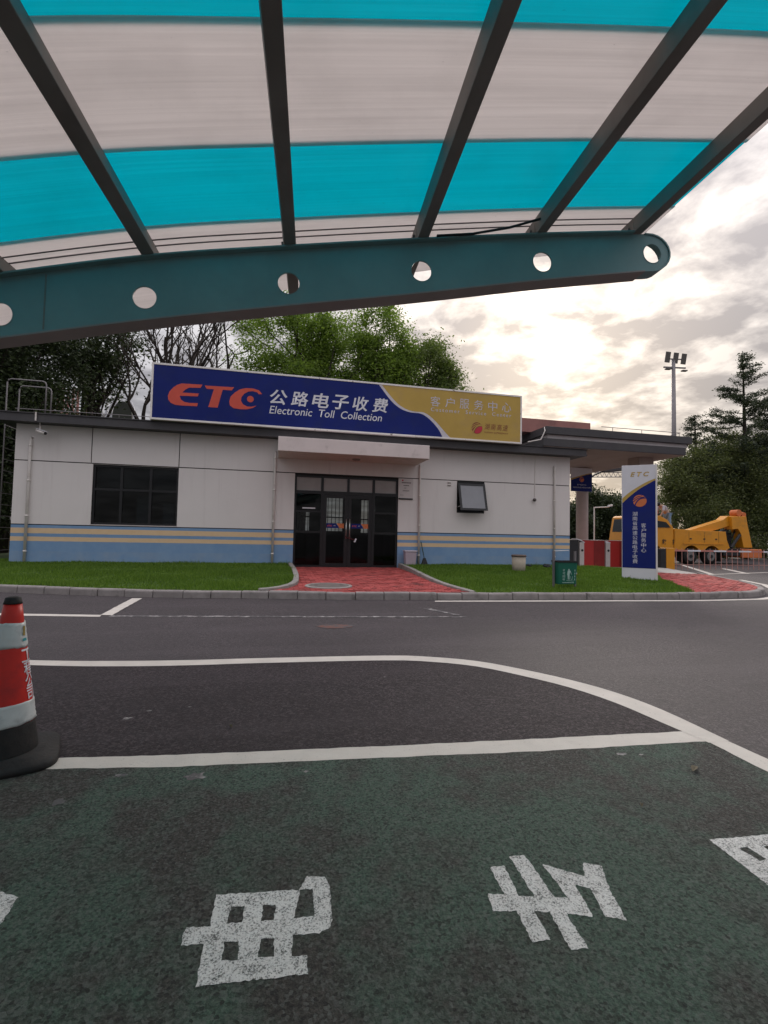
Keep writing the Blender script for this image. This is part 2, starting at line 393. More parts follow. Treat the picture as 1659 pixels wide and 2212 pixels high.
DG = bpy.context.evaluated_depsgraph_get
def curve_mesh(cu):
    o = bpy.data.objects.new('tmp', cu)
    m = bpy.data.meshes.new_from_object(o); bpy.data.objects.remove(o); bpy.data.curves.remove(cu)
    m.materials.clear(); return m
def fill(polys, depth=0.0):
    """closed outlines (first outer, others holes by even-odd) -> flat mesh in local XY, extruded by depth to both sides"""
    cu = bpy.data.curves.new('f', 'CURVE'); cu.dimensions = '2D'; cu.fill_mode = 'BOTH'; cu.extrude = depth
    for p in polys:
        sp = cu.splines.new('POLY'); sp.points.add(len(p)-1); sp.use_cyclic_u = True
        for q, (x, y) in zip(sp.points, p): q.co = (x, y, 0, 1)
    return curve_mesh(cu)
def circle(cx, cy, r, n=28, ry=None): return [(cx+r*cos(2*pi*k/n), cy+(ry or r)*sin(2*pi*k/n)) for k in range(n)]
def text(body, depth=.004, offset=0.0, shear=0.0, spacing=1.0):
    """text mesh normalised: returns mesh, width, height with its lower-left corner at 0,0 (height scaled to 1)"""
    cu = bpy.data.curves.new('t', 'FONT'); cu.body = body; cu.offset = offset; cu.shear = shear; cu.space_character = spacing; cu.resolution_u = 3
    m = curve_mesh(cu)
    co = np.zeros(len(m.vertices)*3); m.vertices.foreach_get('co', co); co = co.reshape(-1, 3)
    mn, mx = co.min(0), co.max(0)
    return m, co, mn, mx
def set_co(m, co): m.vertices.foreach_set('co', np.asarray(co, float).ravel()); m.update()
def wall_text(body, x0, x1, z0, z1, y, material, parent, name='lettering', offset=0.0, shear=0.0, spacing=1.0, top=None):
    """lettering fitted into a rectangle of a plane facing the viewer (-y side)"""
    m, co, mn, mx = text(body, offset=offset, shear=shear, spacing=spacing)
    n = np.zeros_like(co)
    n[:, 0] = x0 + (co[:, 0]-mn[0])/(mx[0]-mn[0])*(x1-x0); n[:, 2] = z0 + (co[:, 1]-mn[1])/(mx[1]-mn[1])*(z1-z0); n[:, 1] = y
    set_co(m, n); o = part(name, m, material, parent)
    if len(body) > 1: o['kind'] = 'stuff'
    return o
def wall_chars(body, x0, x1, z0, z1, y, material, parent, cw, **kw):
    """each character its own piece, evenly pitched; cw is the character's width"""
    for k, ch in enumerate(body):
        a = x0+(x1-cw-x0)*k/(len(body)-1); wall_text(ch, a, a+cw, z0, z1, y, material, parent, 'character', **kw)
def wall_fill(polys, y, material, parent, name='emblem'):
    m = fill(polys); co = np.zeros(len(m.vertices)*3); m.vertices.foreach_get('co', co); co = co.reshape(-1, 3)
    set_co(m, np.stack([co[:, 0], np.full(len(co), y), co[:, 1]], 1)); return part(name, m, material, parent)
def ground_fill(polys, z, material, parent, name):
    m = fill(polys); co = np.zeros(len(m.vertices)*3); m.vertices.foreach_get('co', co); co = co.reshape(-1, 3)
    co[:, 2] = z; set_co(m, co)
    return part(name, m, material, parent)
def np_mesh(name, v, f):
    m = bpy.data.meshes.new(name); v = np.asarray(v, np.float32); f = np.asarray(f, np.int32); k = f.shape[1]
    m.vertices.add(len(v)); m.vertices.foreach_set('co', v.ravel())
    m.loops.add(f.size); m.loops.foreach_set('vertex_index', f.ravel())
    m.polygons.add(len(f)); m.polygons.foreach_set('loop_start', np.arange(0, f.size, k, dtype=np.int32)); m.polygons.foreach_set('loop_total', np.full(len(f), k, np.int32))
    m.update(); m.validate(); return m
def inside(px, py, poly):
    px, py = np.asarray(px), np.asarray(py); r = np.zeros(px.shape, bool); n = len(poly); j = n-1
    for i in range(n):
        xi, yi = poly[i]; xj, yj = poly[j]
        c = ((yi > py) != (yj > py)) & (px < (xj-xi)*(py-yi)/((yj-yi) or 1e-9)+xi); r ^= c; j = i
    return r

# ================================================================== SETTING
def spline(pts, step=.25):
    P_ = [Vector((*p, 0)) for p in pts]; out = []
    for i in range(len(P_)-1):
        a, b, c, d = P_[max(i-1,0)], P_[i], P_[i+1], P_[min(i+2, len(P_)-1)]
        n = max(2, int((c-b).length/step))
        for k in range(n):
            t = k/n; out.append(.5*((2*b)+(-a+c)*t+(2*a-5*b+4*c-d)*t*t+(-a+3*b-3*c+d)*t**3))
    out.append(P_[-1]); return out
def offset_line(pts, w_):
    o = []
    for i, p in enumerate(pts):
        d = (pts[min(i+1, len(pts)-1)]-pts[max(i-1, 0)]).normalized(); o.append(p+Vector((-d.y, d.x, 0))*w_)
    return o

road = structure('road', MB().add([(-400,-300,0),(600,-300,0),(600,900,0),(-400,900,0)], [(0,1,2,3)]), ASPH)

# --- green parking bay coating and painted markings (parts of the road)
bay_poly = [(-3.2,2.86),(-1.04,2.70),(.58,2.53),(1.42,2.46),(2.53,2.40),(2.52,2.02),(2.45,-3.2),(-3.2,-3.2)]
bay = ground_fill([bay_poly], .0012, BAY, road, 'bay_coating')
def rag(poly, a=.006, step=.12):
    """slightly ragged paint edge"""
    o = []
    for i, p in enumerate(poly):
        q = poly[(i+1) % len(poly)]; L = math.hypot(q[0]-p[0], q[1]-p[1]); n = max(1, int(L/step))
        for k in range(n):
            t = k/n; o.append((p[0]+(q[0]-p[0])*t+random.uniform(-a, a), p[1]+(q[1]-p[1])*t+random.uniform(-a, a)))
    return o
top = [(-3.2,2.96),(-1.06,2.80),(-.79,2.77),(-.49,2.735),(.61,2.65),(1.5,2.59),(2.57,2.525)]
bot = [(2.57,2.38),(1.42,2.44),(.58,2.515),(-.46,2.60),(-1.04,2.68),(-3.2,2.83)]
ground_fill([rag(top+bot, .004, .06)], .0022, LINE, road, 'painted_line')
ground_fill([rag([(2.53,2.39),(2.65,2.52),(2.67,2.13),(2.62,-3.2),(2.47,-3.2),(2.52,2.02)], .003, .06)], .0028, LINE, road, 'painted_line')
outer = [(-4.2,5.42),(-2.17,4.86),(-1.33,4.71),(-.7,4.655),(-.18,4.64),(1.04,4.57),(1.48,4.46),(1.88,4.25),(2.18,3.93),(2.43,3.58),(2.59,3.24),(2.665,2.87),(2.665,2.36)]
inner = [(2.52,2.36),(2.50,2.52),(2.48,2.67),(2.43,3.04),(2.30,3.41),(2.08,3.75),(1.80,4.08),(1.43,4.29),(1.0,4.40),(-.18,4.47),(-.67,4.48),(-1.28,4.53),(-2.06,4.68),(-4.2,5.25)]
so_ = [(p.x, p.y) for p in spline(outer, .12)]; si_ = [(p.x, p.y) for p in spline(inner, .12)]
ground_fill([[(2.58,2.45)]+[(x+.03, y+.02) for x, y in si_[2:]]+[(-4.2,2.95),(-1.06,2.74),(.6,2.58)]], .0012, ASPH2, road, 'painted_shade_patch')  # carport shade put into a darker asphalt sheet, up to the curved line
ground_fill([so_+si_], .0035, LINE, road, 'painted_line')
ground_fill([rag([(-6.5,8.42),(-3.66,7.45),(-2.33,7.20),(-2.30,7.05),(-3.6,7.29),(-6.5,8.26)])], .004, LINE, road, 'painted_line')
ground_fill([rag([(-2.34,7.17),(-2.18,7.14),(-2.24,8.80),(-2.40,8.82)])], .008, LINE, road, 'painted_line')
ground_fill([rag([(-2.2,7.16),(-.6,6.95),(2.74,6.58),(2.73,6.50),(-.6,6.86),(-2.19,7.05)], .012, .08)], .004, FADED, road, 'faded_painted_line')
ground_fill([rag([(2.30,7.35),(2.42,7.35),(2.72,6.70),(2.62,6.68)], .01, .06)], .005, FADED, road, 'faded_painted_line')
ground_fill([rag([(2.80,8.18),(2.74,8.06),(6.0,7.86),(8.2,7.74),(9.8,7.84),(11.0,8.25),(11.9,9.1),(13.2,10.47),(13.95,11.83),(13.80,11.86),(13.06,10.55),(11.8,9.25),(10.9,8.40),(9.75,7.97),(8.2,7.88),(6.0,8.0)])], .004, LINE, road, 'painted_line')
ground_fill([rag([(18.6,18.9),(18.75,18.8),(15.0,13.75),(14.8,13.8)])], .004, LINE, road, 'painted_line')
ground_fill([rag([(18.4,16.6),(18.6,16.5),(16.9,14.05),(16.7,14.1)])], .004, LINE, road, 'painted_line')
ground_fill([rag([(13.4,13.4),(30,17.6),(30,17.45),(13.4,13.28)])], .005, LINE, road, 'painted_line')
# the characters painted in the bay
DIAN = [[(-.164,1.683),(.1,1.654),(.112,1.667),(.131,1.712),(.19,1.698),(.204,1.657),(.199,1.507),(.184,1.479),(.152,1.469),(.077,1.475),(.072,1.406),(.115,1.401),(.112,1.343),(-.177,1.365),(-.177,1.495),(-.241,1.503),(-.237,1.566),(-.166,1.556)],
 [(-.111,1.62),(-.071,1.616),(-.072,1.551),(-.116,1.558)],[(-.012,1.607),(.027,1.603),(.023,1.543),(-.017,1.547)],[(-.119,1.492),(-.079,1.485),(-.075,1.424),(-.119,1.429)],[(-.016,1.481),(.022,1.475),(.023,1.415),(-.022,1.419)],[(.107,1.652),(.147,1.648),(.145,1.537),(.081,1.539)]]
ZHUAN = [[(.783,1.634),(.836,1.631),(.819,1.489),(.868,1.474),(.878,1.673),(.939,1.667),(.933,1.461),(.975,1.449),(.978,1.613),(1.095,1.527),(1.131,1.592),(1.192,1.563),(1.136,1.451),(1.103,1.332),(1.046,1.355),(1.075,1.471),(1.035,1.497),(1.008,1.363),(.932,1.393),(.918,1.266),(.865,1.27),(.882,1.408),(.834,1.418),(.826,1.314),(.768,1.317),(.78,1.43),(.703,1.445),(.72,1.516),(.772,1.502)]]
THIRD = [[(1.719,1.613),(2.036,1.592),(2.0,1.24),(1.85,1.22),(1.705,1.208),(1.70,1.30)],[(1.789,1.546),(1.826,1.545),(1.834,1.476),(1.797,1.473)],[(1.896,1.537),(1.957,1.531),(1.952,1.459),(1.891,1.463)],[(1.79,1.40),(1.84,1.40),(1.83,1.30),(1.78,1.30)],[(1.89,1.40),(1.95,1.40),(1.94,1.30),(1.89,1.30)]]
FIRST = [[(-1.2,1.84),(-.951,1.86),(-.856,1.833),(-.785,1.791),(-.78,1.691),(-.83,1.641),(-1.2,1.66)]]
for k, ch in enumerate((DIAN, ZHUAN, THIRD, FIRST)):
    ground_fill([rag(c, .0028, .010) for c in ch], .0024, CHARP, road, 'painted_character')
# scuffs of spilt white paint and a reddish soil stain
def blob(cx, cy, r, n=14, st=.5): return [(cx+r*(1+random.uniform(-st, st))*cos(2*pi*k/n)*1.5, cy+r*(1+random.uniform(-st, st))*sin(2*pi*k/n)) for k in range(n)]
for cx, cy, r in ((-.36,2.49,.035),(-.9,2.36,.022),(-.71,2.56,.018),(.17,2.44,.010),(-.9,3.3,.02),(-.8,3.42,.012),(1.9,2.33,.015),(-.55,3.45,.009),(.9,3.9,.008),(1.25,3.15,.008),(2.0,2.3,.009)):
    ground_fill([blob(cx, cy, r)], .0025 if cy < 2.7 else .002, FADED, road, 'paint_scuff')
STAIN = mat_paint('soil_stain', (.17, .055, .035), (.07, .062, .064), .40, .56, 10)
ground_fill([blob(.72, 6.05, .15, 18, .4)], .004, STAIN, road, 'soil_stain')

# --- kerb of separate stones
KERB = spline([(-13,12.9),(-8,10.95),(-4.86,9.80),(-2.25,8.97),(-.38,8.70),(1.0,8.45),(3.6,8.23),(6,8.1),(8,8.02),(9.5,8.10),(10.5,8.42),(11.3,9.1),(11.95,10.0),(12.7,11.4),(13.5,12.9)], .05)
kerb = bpy.data.objects.new('kerb', None); COL.objects.link(kerb); kerb['kind'] = 'structure'
acc = [0.0]
for a, b in zip(KERB, KERB[1:]): acc.append(acc[-1]+(b-a).length)
def kat(s):
    i = int(np.searchsorted(acc, s)); i = min(max(i, 1), len(KERB)-1); t = (s-acc[i-1])/(acc[i]-acc[i-1]+1e-9)
    return KERB[i-1].lerp(KERB[i], t)
s_ = 0.0
while s_ < acc[-1]-.55:
    L = .50+random.uniform(-.03, .03); a, b = kat(s_+.006), kat(s_+L-.008); d = (b-a).normalized(); nr = Vector((-d.y, d.x, 0))
    dz = random.uniform(-.006, .008); tw = random.uniform(-.008, .008); h = .128
    prof = [(0, -.10), (0, h-.030), (.008, h-.010), (.026, h), (.125, h), (.125, -.10)]
    m = MB(); v = []
    for q, e_ in ((a, dz), (b, dz+tw*.5)):
        for pw, pz in prof: v.append(q+nr*(pw+tw)+Vector((0, 0, pz+e_)))
    n = len(prof)
    m.add(v, [tuple(range(n)), tuple(range(n, 2*n))]+[(i, (i+1) % n, n+(i+1) % n, n+i) for i in range(n)])
    part('kerb_stone', m, CONC, kerb, bevel=.004); s_ += L

# --- raised ground inside the kerb: lawns, brick path, brick forecourt, concrete pad
kb = offset_line(KERB, .10)
def kseg(x0, x1): return [(p.x, p.y) for p in kb if x0 <= p.x <= x1]
EDL = [(.36,14.46),(.42,12.4),(.41,10.8),(.32,9.7),(.05,9.05),(-.30,8.76)]
EDR = [(3.76,14.46),(3.68,12.8),(3.52,10.9),(3.47,9.6),(3.60,8.36)]
lawnL = kseg(-13, -.4)+[(-.30,8.80)]+EDL[::-1][1:]+[(.36,14.6),(-7.2,14.6),(-7.2,24),(-16,24),(-16,14)]
lawnR = EDR[::-1]+[(3.76,14.6),(9.78,14.6),(9.78,13.95),(11.95,13.7),(11.75,13.0)]+[(10.2,11.0),(8.42,8.2)]+kseg(3.65, 8.4)[::-1]
def lz(x, y): return .122+.105*np.clip((y-9.2)/5.0, 0, 1)+.012*np.sin(x*1.7)*np.sin(y*1.3)*np.clip((y-9.2), 0, 1)
def lawn(name, poly, n_bl, seed):
    p = np.array(poly); x0, y0 = p.min(0); x1, y1 = p.max(0); st = .12
    gx, gy = np.meshgrid(np.arange(x0, x1, st), np.arange(y0, y1, st), indexing='ij')
    ok = inside(gx+st/2, gy+st/2, poly)
    m = MB(); ids = {}
    def vid(i, j):
        if (i, j) not in ids:
            x, y = x0+i*st, y0+j*st; ids[(i, j)] = len(m.v); m.v.append((x, y, float(lz(x, y))-.012))
        return ids[(i, j)]
    for i, j in zip(*np.nonzero(ok)): m.f.append((vid(i,j), vid(i+1,j), vid(i+1,j+1), vid(i,j+1)))
    o = structure(name, m, SOIL)
    r = np.random.default_rng(seed)
    bx, by = r.uniform(max(x0, -9), x1, n_bl*2), r.uniform(y0, min(y1, 16), n_bl*2); k = inside(bx, by, poly); bx, by = bx[k][:n_bl], by[k][:n_bl]; n = len(bx)
    ang = r.uniform(0, 2*pi, n); hgt = r.uniform(.035, .075, n)*(1+.5*np.sin(bx*2.3+1)*np.sin(by*3.1)); wd = r.uniform(.006, .012, n)
    hgt[r.random(n) < .02] *= 1.7
    ln = r.uniform(0, .05, n); la = r.uniform(0, 2*pi, n); bz = lz(bx, by)-.014
    v = np.zeros((n, 3, 3)); dx, dy = np.cos(ang)*wd, np.sin(ang)*wd
    v[:, 0] = np.stack([bx-dx, by-dy, bz], 1); v[:, 1] = np.stack([bx+dx, by+dy, bz], 1)
    v[:, 2] = np.stack([bx+ln*np.cos(la), by+ln*np.sin(la), bz+hgt], 1)
    g = link('grass', np_mesh('grass', v.reshape(-1, 3), np.arange(3*n).reshape(-1, 3)), GRASS); g['kind'] = 'stuff'
    return o, g
_, gl_ = lawn('lawn', lawnL, 75000, 3); gl_['label'] = 'short green grass of the lawn on the office-window side of the path'; gl_['category'] = 'grass'
_, gr_ = lawn('lawn', lawnR, 75000, 4); gr_['label'] = 'short green grass of the lawn holding the green litter bin'; gr_['category'] = 'grass'

def paving(name, poly, z, ang, seed):
    o = structure(name, np_mesh_poly(poly, z-.03), BED)
    r = random.Random(seed); p = np.array(poly); c = p.mean(0); rad = np.abs(p-c).max()*1.5; ca, sa = cos(ang), sin(ang)
    L, W, g = .2, .1, .006; m = MB()
    iv, iu = np.meshgrid(np.arange(int(2*rad/W)), np.arange(int(2*rad/L)+1), indexing='ij')
    uu_ = -rad+iu*L+np.where(iv % 2, L/2, 0)+L/2; vv_ = -rad+iv*W+W/2
    X_, Y_ = c[0]+ca*uu_-sa*vv_, c[1]+sa*uu_+ca*vv_
    k_ = inside(X_, Y_, poly)
    for cx, cy in zip(X_[k_], Y_[k_]):
        dz = r.uniform(-.004, .004); t1, t2 = r.uniform(-.004, .004), r.uniform(-.003, .003)
        q = []
        for zz_ in (z-.028, z):
            for su, sv in ((-1,-1),(1,-1),(1,1),(-1,1)):
                k = 1.0 if zz_ < z else .96
                uu, vv = su*(L/2-g/2)*k, sv*(W/2-g/2)*k
                q.append((cx+ca*uu-sa*vv, cy+sa*uu+ca*vv, zz_+dz+(t1*su+t2*sv if zz_ == z else 0)))
        m.add(q, [(4,5,6,7),(0,1,5,4),(1,2,6,5),(2,3,7,6),(3,0,4,7)])
    b = part('paving_bricks', m, BRICK, o); b['kind'] = 'stuff'; return o
def np_mesh_poly(poly, z):
    m = fill([poly]); co = np.zeros(len(m.vertices)*3); m.vertices.foreach_get('co', co); co = co.reshape(-1, 3); co[:, 2] = z; set_co(m, co); return m
path_poly = EDL[:-1]+[(-.30,8.76)]+kseg(-.3, 3.55)+EDR[::-1][1:]+[(3.76,14.62),(.36,14.62)]
path = paving('entrance_path', path_poly, .128, R(0), 1)
fore_poly = [(8.45,8.2)]+kseg(8.5, 13.1)+[(11.9,13.0),(10.2,10.9)]
fore = paving('brick_forecourt', fore_poly, .126, R(35), 2)
structure('concrete_pad', np_mesh_poly([(9.80,13.98),(12.0,13.72),(11.95,13.05),(13.35,12.75),(14.4,15.2),(14.6,20),(9.80,20)], .100), PAD)

def edging(pts, z_wall, z_kerb, label, name='path_edging'):
    pl = spline(pts, .2); a = offset_line(pl, .06); b = offset_line(pl, -.06); m = MB(); n = len(pl); v = []
    for i in range(n):
        t = i/(n-1); zt = z_wall+(z_kerb-z_wall)*t+random.uniform(-.003, .003)
        v += [(a[i].x, a[i].y, .05), (a[i].x, a[i].y, zt), (b[i].x, b[i].y, zt), (b[i].x, b[i].y, .05)]
    f = [(0,1,2,3), tuple(4*(n-1)+k for k in (3,2,1,0))]
    for i in range(n-1):
        for k in range(4): f.append((4*i+k, 4*i+(k+1) % 4, 4*i+4+(k+1) % 4, 4*i+4+k))
    o = link(name, m.add(v, f).mesh(name), EDGE, bevel=.012); return tag(o, label, 'edging')
edging(EDL, .27, .17, 'low concrete edging between the brick path and the office-window lawn')
edging(EDR, .27, .15, 'low concrete edging between the brick path and the litter bin lawn')

# manhole cover set in the path
mh = thing('manhole_cover', 'round cast iron manhole cover set in the red brick path', 'manhole cover', (1.0, 9.45, .126))
part('rim', MB().lathe([(.47,.0),(.47,.014),(.455,.022),(.405,.022),(.40,.012),(.40,0)], (1.0,9.45,.126), 40), EDGE, mh)
part('lid', MB().lathe([(.39,0),(.39,.016),(.37,.022),(0.001,.024)], (1.0,9.45,.126), 40), IRON, mh)
for k in range(2): box('lifting_slot', (.72+.5*k,.78+.5*k,9.43,9.46,.149,.152), CORE, mh)

# ================================================================== CARPORT
ce, cd = Vector((cos(R(4)), -sin(R(4)), 0)), Vector((sin(R(4)), cos(R(4)), 0))
def C(s, d, z): return ce*s+cd*d+Vector((0, 0, z))
TOPS = np.array([(-3.7,2.10),(-2.7,2.405),(-1.84,2.645),(-1.0,2.85),(-.185,3.0),(.695,3.15),(1.515,3.28),(2.26,3.385),(2.6,3.43)])
BOTS = np.array([(-3.7,1.83),(-2.7,2.10),(-1.83,2.285),(-1.08,2.455),(-.2,2.630),(.635,2.79),(1.52,2.972),(2.33,3.122)])
def sm(tab, s):
    i = int(np.clip(np.searchsorted(tab[:, 0], s)-1, 0, len(tab)-2)); a, b, c, d = tab[max(i-1,0)], tab[i], tab[i+1], tab[min(i+2, len(tab)-1)]
    t = (s-b[0])/(c[0]-b[0]); m0 = (c[1]-a[1])/(c[0]-a[0]); m1 = (d[1]-b[1])/(d[0]-b[0]); h = c[0]-b[0]
    return (2*t**3-3*t**2+1)*b[1]+(t**3-2*t*t+t)*h*m0+(-2*t**3+3*t*t)*c[1]+(t**3-t*t)*h*m1
def ztop(s): return float(sm(TOPS, s))
carport = thing('carport', 'cantilever carport of teal steel with white and turquoise translucent roof sheets', 'carport', tuple(C(-3.8, .4, 0)))
PS = [-3.45,-2.65,-1.84,-1.03,-.19,.67,1.50,2.25]
HOLES = [(-2.65,2.26),(-1.835,2.425),(-1.05,2.60),(-.195,2.775),(.665,2.945),(1.52,3.10),(2.36,3.252)]
def outline():
    """side view of the arm, rounded at its tip"""
    ss = np.linspace(-3.7, 2.30, 60); o = [(float(s), ztop(s)) for s in ss]
    cxx, czz, rr = 2.345, 3.258, .134
    for k in range(13):
        t = R(100)-R(185)*k/12; o.append((cxx+rr*cos(t)*1.15, czz+rr*sin(t)))
    o += [(float(s), float(sm(BOTS, s))) for s in np.linspace(2.30, -3.7, 40)]
    return o
OUT = outline()
def to_arm(mesh, d):
    co = np.zeros(len(mesh.vertices)*3); mesh.vertices.foreach_get('co', co); co = co.reshape(-1, 3)
    set_co(mesh, [tuple(C(x, d+z, y)) for x, y, z in co]); return mesh
def make_arm(d):
    hs = [circle(x, z, .068) for x, z in HOLES]
    web = part('arm', to_arm(fill([OUT]+hs, .004), d), TEAL, carport, label='teal tapering arm with round holes and a rounded tip' if d > 0 else None)
    n = len(OUT)
    def ribbon(rng_, mat_, name, e0, e1):
        m = MB(); v = []
        for i in rng_:
            x, z = OUT[i % n]; v += [C(x, d-e0, z), C(x, d+e1, z)]
        o = part(name, m.add(v, [(2*k, 2*k+1, 2*k+3, 2*k+2) for k in range(len(rng_)-1)]), mat_, web)
        sd = o.modifiers.new('plate', 'SOLIDIFY'); sd.thickness = .010; sd.offset = 0
    ribbon(range(0, 59), TEAL, 'top_flange', .045, .10); ribbon(range(59, 74), TEAL, 'end_cap', .012, .10); ribbon(range(73, n), UNDER, 'bottom_flange', .012, .125)
    part('splice_seam', MB().obox(C(-1.60, d-.0055, 2.52), ce*.004, cd*.0015, (.0, 0, .165)), STEELG, web)
    for x, z in HOLES: part('hole_lip', MB().tube([C(x+.0705*cos(t), d-.005, z+.0705*sin(t)) for t in np.linspace(0, 2*pi, 29)], .0025, 5, False), TEAL, web)
make_arm(3.0); make_arm(-2.4)
for d in (3.0, -2.4):
    part('post', MB().obox(C(-3.78, d+.075, 1.08), ce*.09, cd*.09, (0,0,1.08)), TEAL, carport, bevel=.006)
    part('base_plate', MB().obox(C(-3.78, d+.075, .01), ce*.18, cd*.18, (0,0,.01)), GALV, carport)
for s in PS:
    sl_ = (ztop(s+.03)-ztop(s-.03))/.06; ax = Vector((ce.x, ce.y, sl_)).normalized(); upn = ax.cross(cd)
    upn = upn if upn.z > 0 else -upn
    de = 3.66-.14*s; hl = (de+2.46)/2; c = C(s, de-hl, ztop(s)); wdt = .075
    part('purlin', MB().obox(c+upn*.058, ax*wdt/2, cd*hl, upn*.05), STEELG, carport, bevel=.004)
    cl_ = part('purlin_cleat', MB().obox(C(s-.043, 3.03, ztop(s-.043)+.045), ax*.004, cd*.05, upn*.04), STEELG, carport)
    for dz_ in (.02, .06): part('bolt', MB().tube([C(s-.047, 3.03, ztop(s-.047)+dz_), C(s-.062, 3.03, ztop(s-.062)+dz_)], .011, 6), GALV, cl_)
# tie wire hanging between two purlins
def cz(s): return ztop(s)+.03
part('loose_cable', MB().tube([C(.75,2.93,cz(.75)-.035), C(1.0,2.95,cz(1.0)-.02), C(1.25,2.93,cz(1.25)-.0), C(1.46,2.90,cz(1.46)+.035)], .008, 6), DARK, carport, True)
D0 = 2.88
for k in range(-2, 10):
    d1 = 3.32 if k == -1 else D0-.57*k; d0 = D0 if k == -1 else D0-.57*(k+1)
    if k == -2: d0, d1 = 3.30, 3.86
    white = (k % 2 == 1) or k < 0
    m = MB(); ss = np.linspace(-3.75, 2.44, 50); v = []
    off = .114+(.0 if white else .008)+(.007 if k == -2 else 0); lap = .012
    for s in ss:
        z = ztop(min(s, 2.59))+off; dx1 = d1+lap
        if k == -2: dx1 = 3.70-.14*s
        if k == -1: dx1 = min(d1, 3.68-.14*s)
        a, b = C(s, d0-lap, z), C(s, max(dx1, d0+.002), z)
        v += [a, b, b+Vector((0,0,.006)), a+Vector((0,0,.006))]
    f = [(0,1,2,3), tuple(4*(len(ss)-1)+i for i in (3,2,1,0))]
    for i in range(len(ss)-1):
        for j in range(4): f.append((4*i+j, 4*i+(j+1) % 4, 4*i+4+(j+1) % 4, 4*i+4+j))
    part('roof_sheet', m.add(v, f), SHEET_W if white else SHEET_T, carport, label='white translucent roof sheet' if white else 'turquoise translucent roof sheet')
# aluminium cover strips along the sheet joints of the outermost bay
for dd in (2.985, 3.045):
    m = MB(); pts = [C(s, dd, ztop(s)+.108) for s in np.linspace(-3.6, 2.40, 40)]; part('seam_strip', m.tube(pts, .0045, 5), GALV, carport)

# ================================================================== TRAFFIC CONE
cx0, cy0 = -1.336, 2.83
cone = thing('traffic_cone', 'red traffic cone with white bands and a black rubber base beside the green bay', 'traffic cone', (cx0, cy0, 0))
def cr(z): return .138-(z-.07)*(.138-.034)/(.83-.07)
def band(name, z0, z1, m_, ex=0.0):
    zs = np.linspace(z0, z1, 10); pr = [(cr(z)+ex+(.0012*sin(z*260) if ex else 0), z) for z in zs]
    return part(name, MB().lathe(pr, (cx0, cy0, 0), 56), m_, cone, True)
bm = MB(); bw = .235; ang = R(20); N_ = 64
def sq(t, a, p=5): return a/((abs(cos(t))**p+abs(sin(t))**p)**(1/p))
rings = [(1.0,0),(1.0,.022),(.965,.034),(.80,.040),(.74,.055)]
for k_, z in rings:
    for k in range(N_):
        t = 2*pi*k/N_; r_ = sq(t, bw)*k_; bm.v.append((cx0+r_*cos(t+ang), cy0+r_*sin(t+ang), z))
for i in range(len(rings)-1):
    for k in range(N_): bm.f.append((i*N_+k, i*N_+(k+1) % N_, (i+1)*N_+(k+1) % N_, (i+1)*N_+k))
bm.f.append(tuple(range(N_))); bm.f.append(tuple((len(rings)-1)*N_+k for k in range(N_)))
part('base', bm, RUBBER, cone, True)
band('lower_collar', .045, .20, RUBBER); band('body', .195, .80, CONER)
wb_ = band('white_band', .20, .30, CONEW, .004); band('white_band', .575, .70, CONEW, .004)
part('cap', MB().lathe([(cr(.79)+.002,.795),(cr(.82)+.003,.805),(cr(.83),.826),(.018,.832)], (cx0,cy0,0), 32), RUBBER, cone, True)
for o_ in [c for c in cone.children if c.name.startswith('white_band')]:          # creased reflective tape
    for q in o_.data.vertices:
        a_ = math.atan2(q.co.y-cy0, q.co.x-cx0); q.co.z += .003*sin(a_*3+q.co.z*9)+.002*sin(a_*11); k_ = 1+.006*sin(a_*7+q.co.z*60); q.co.x = cx0+(q.co.x-cx0)*k_; q.co.y = cy0+(q.co.y-cy0)*k_
# printed characters running down the cone, wrapped on its surface
def cone_text(ch, zc, size, a0, m_, name='lettering'):
    m, co, mn, mx = text(ch, offset=.012)
    bmm = bmesh.new(); bmm.from_mesh(m); bmesh.ops.triangulate(bmm, faces=bmm.faces); bmesh.ops.subdivide_edges(bmm, edges=bmm.edges, cuts=1); bmm.to_mesh(m); bmm.free()
    co = np.zeros(len(m.vertices)*3); m.vertices.foreach_get('co', co); co = co.reshape(-1, 3)
    u = (co[:, 0]-(mn[0]+mx[0])/2)*size/(mx[1]-mn[1]); zv = zc+(co[:, 1]-(mn[1]+mx[1])/2)*size/(mx[1]-mn[1])
    o = []
    for uu, z in zip(u, zv):
        r_ = cr(z)+.0025; a = a0+uu/r_; o.append((cx0+r_*cos(a), cy0+r_*sin(a), z))
    set_co(m, o); part(name, m, m_, cone)
av = math.atan2(-cy0, -cx0)                 # angle of the cone's side that faces the viewer
for ch, z in zip('工程公司', (.53, .465, .40, .335)): cone_text(ch, z, .066, av+R(66), SWHITE)
part('sticker', MB().add([(cx0+(cr(z)+.006)*cos(av+R(a)), cy0+(cr(z)+.006)*sin(av+R(a)), z) for z, a in ((.605,44),(.605,66),(.619,66),(.619,44))], [(0,1,2,3)]), mat('sticker_teal', (.04,.30,.33), .5), cone)
part('sticker', MB().add([(cx0+(cr(z)+.006)*cos(av+R(a)), cy0+(cr(z)+.006)*sin(av+R(a)), z) for z, a in ((.635,46),(.63,58),(.68,66),(.682,52))], [(0,1,2,3)]), mat('sticker_ochre', (.28,.20,.05), .5), cone)

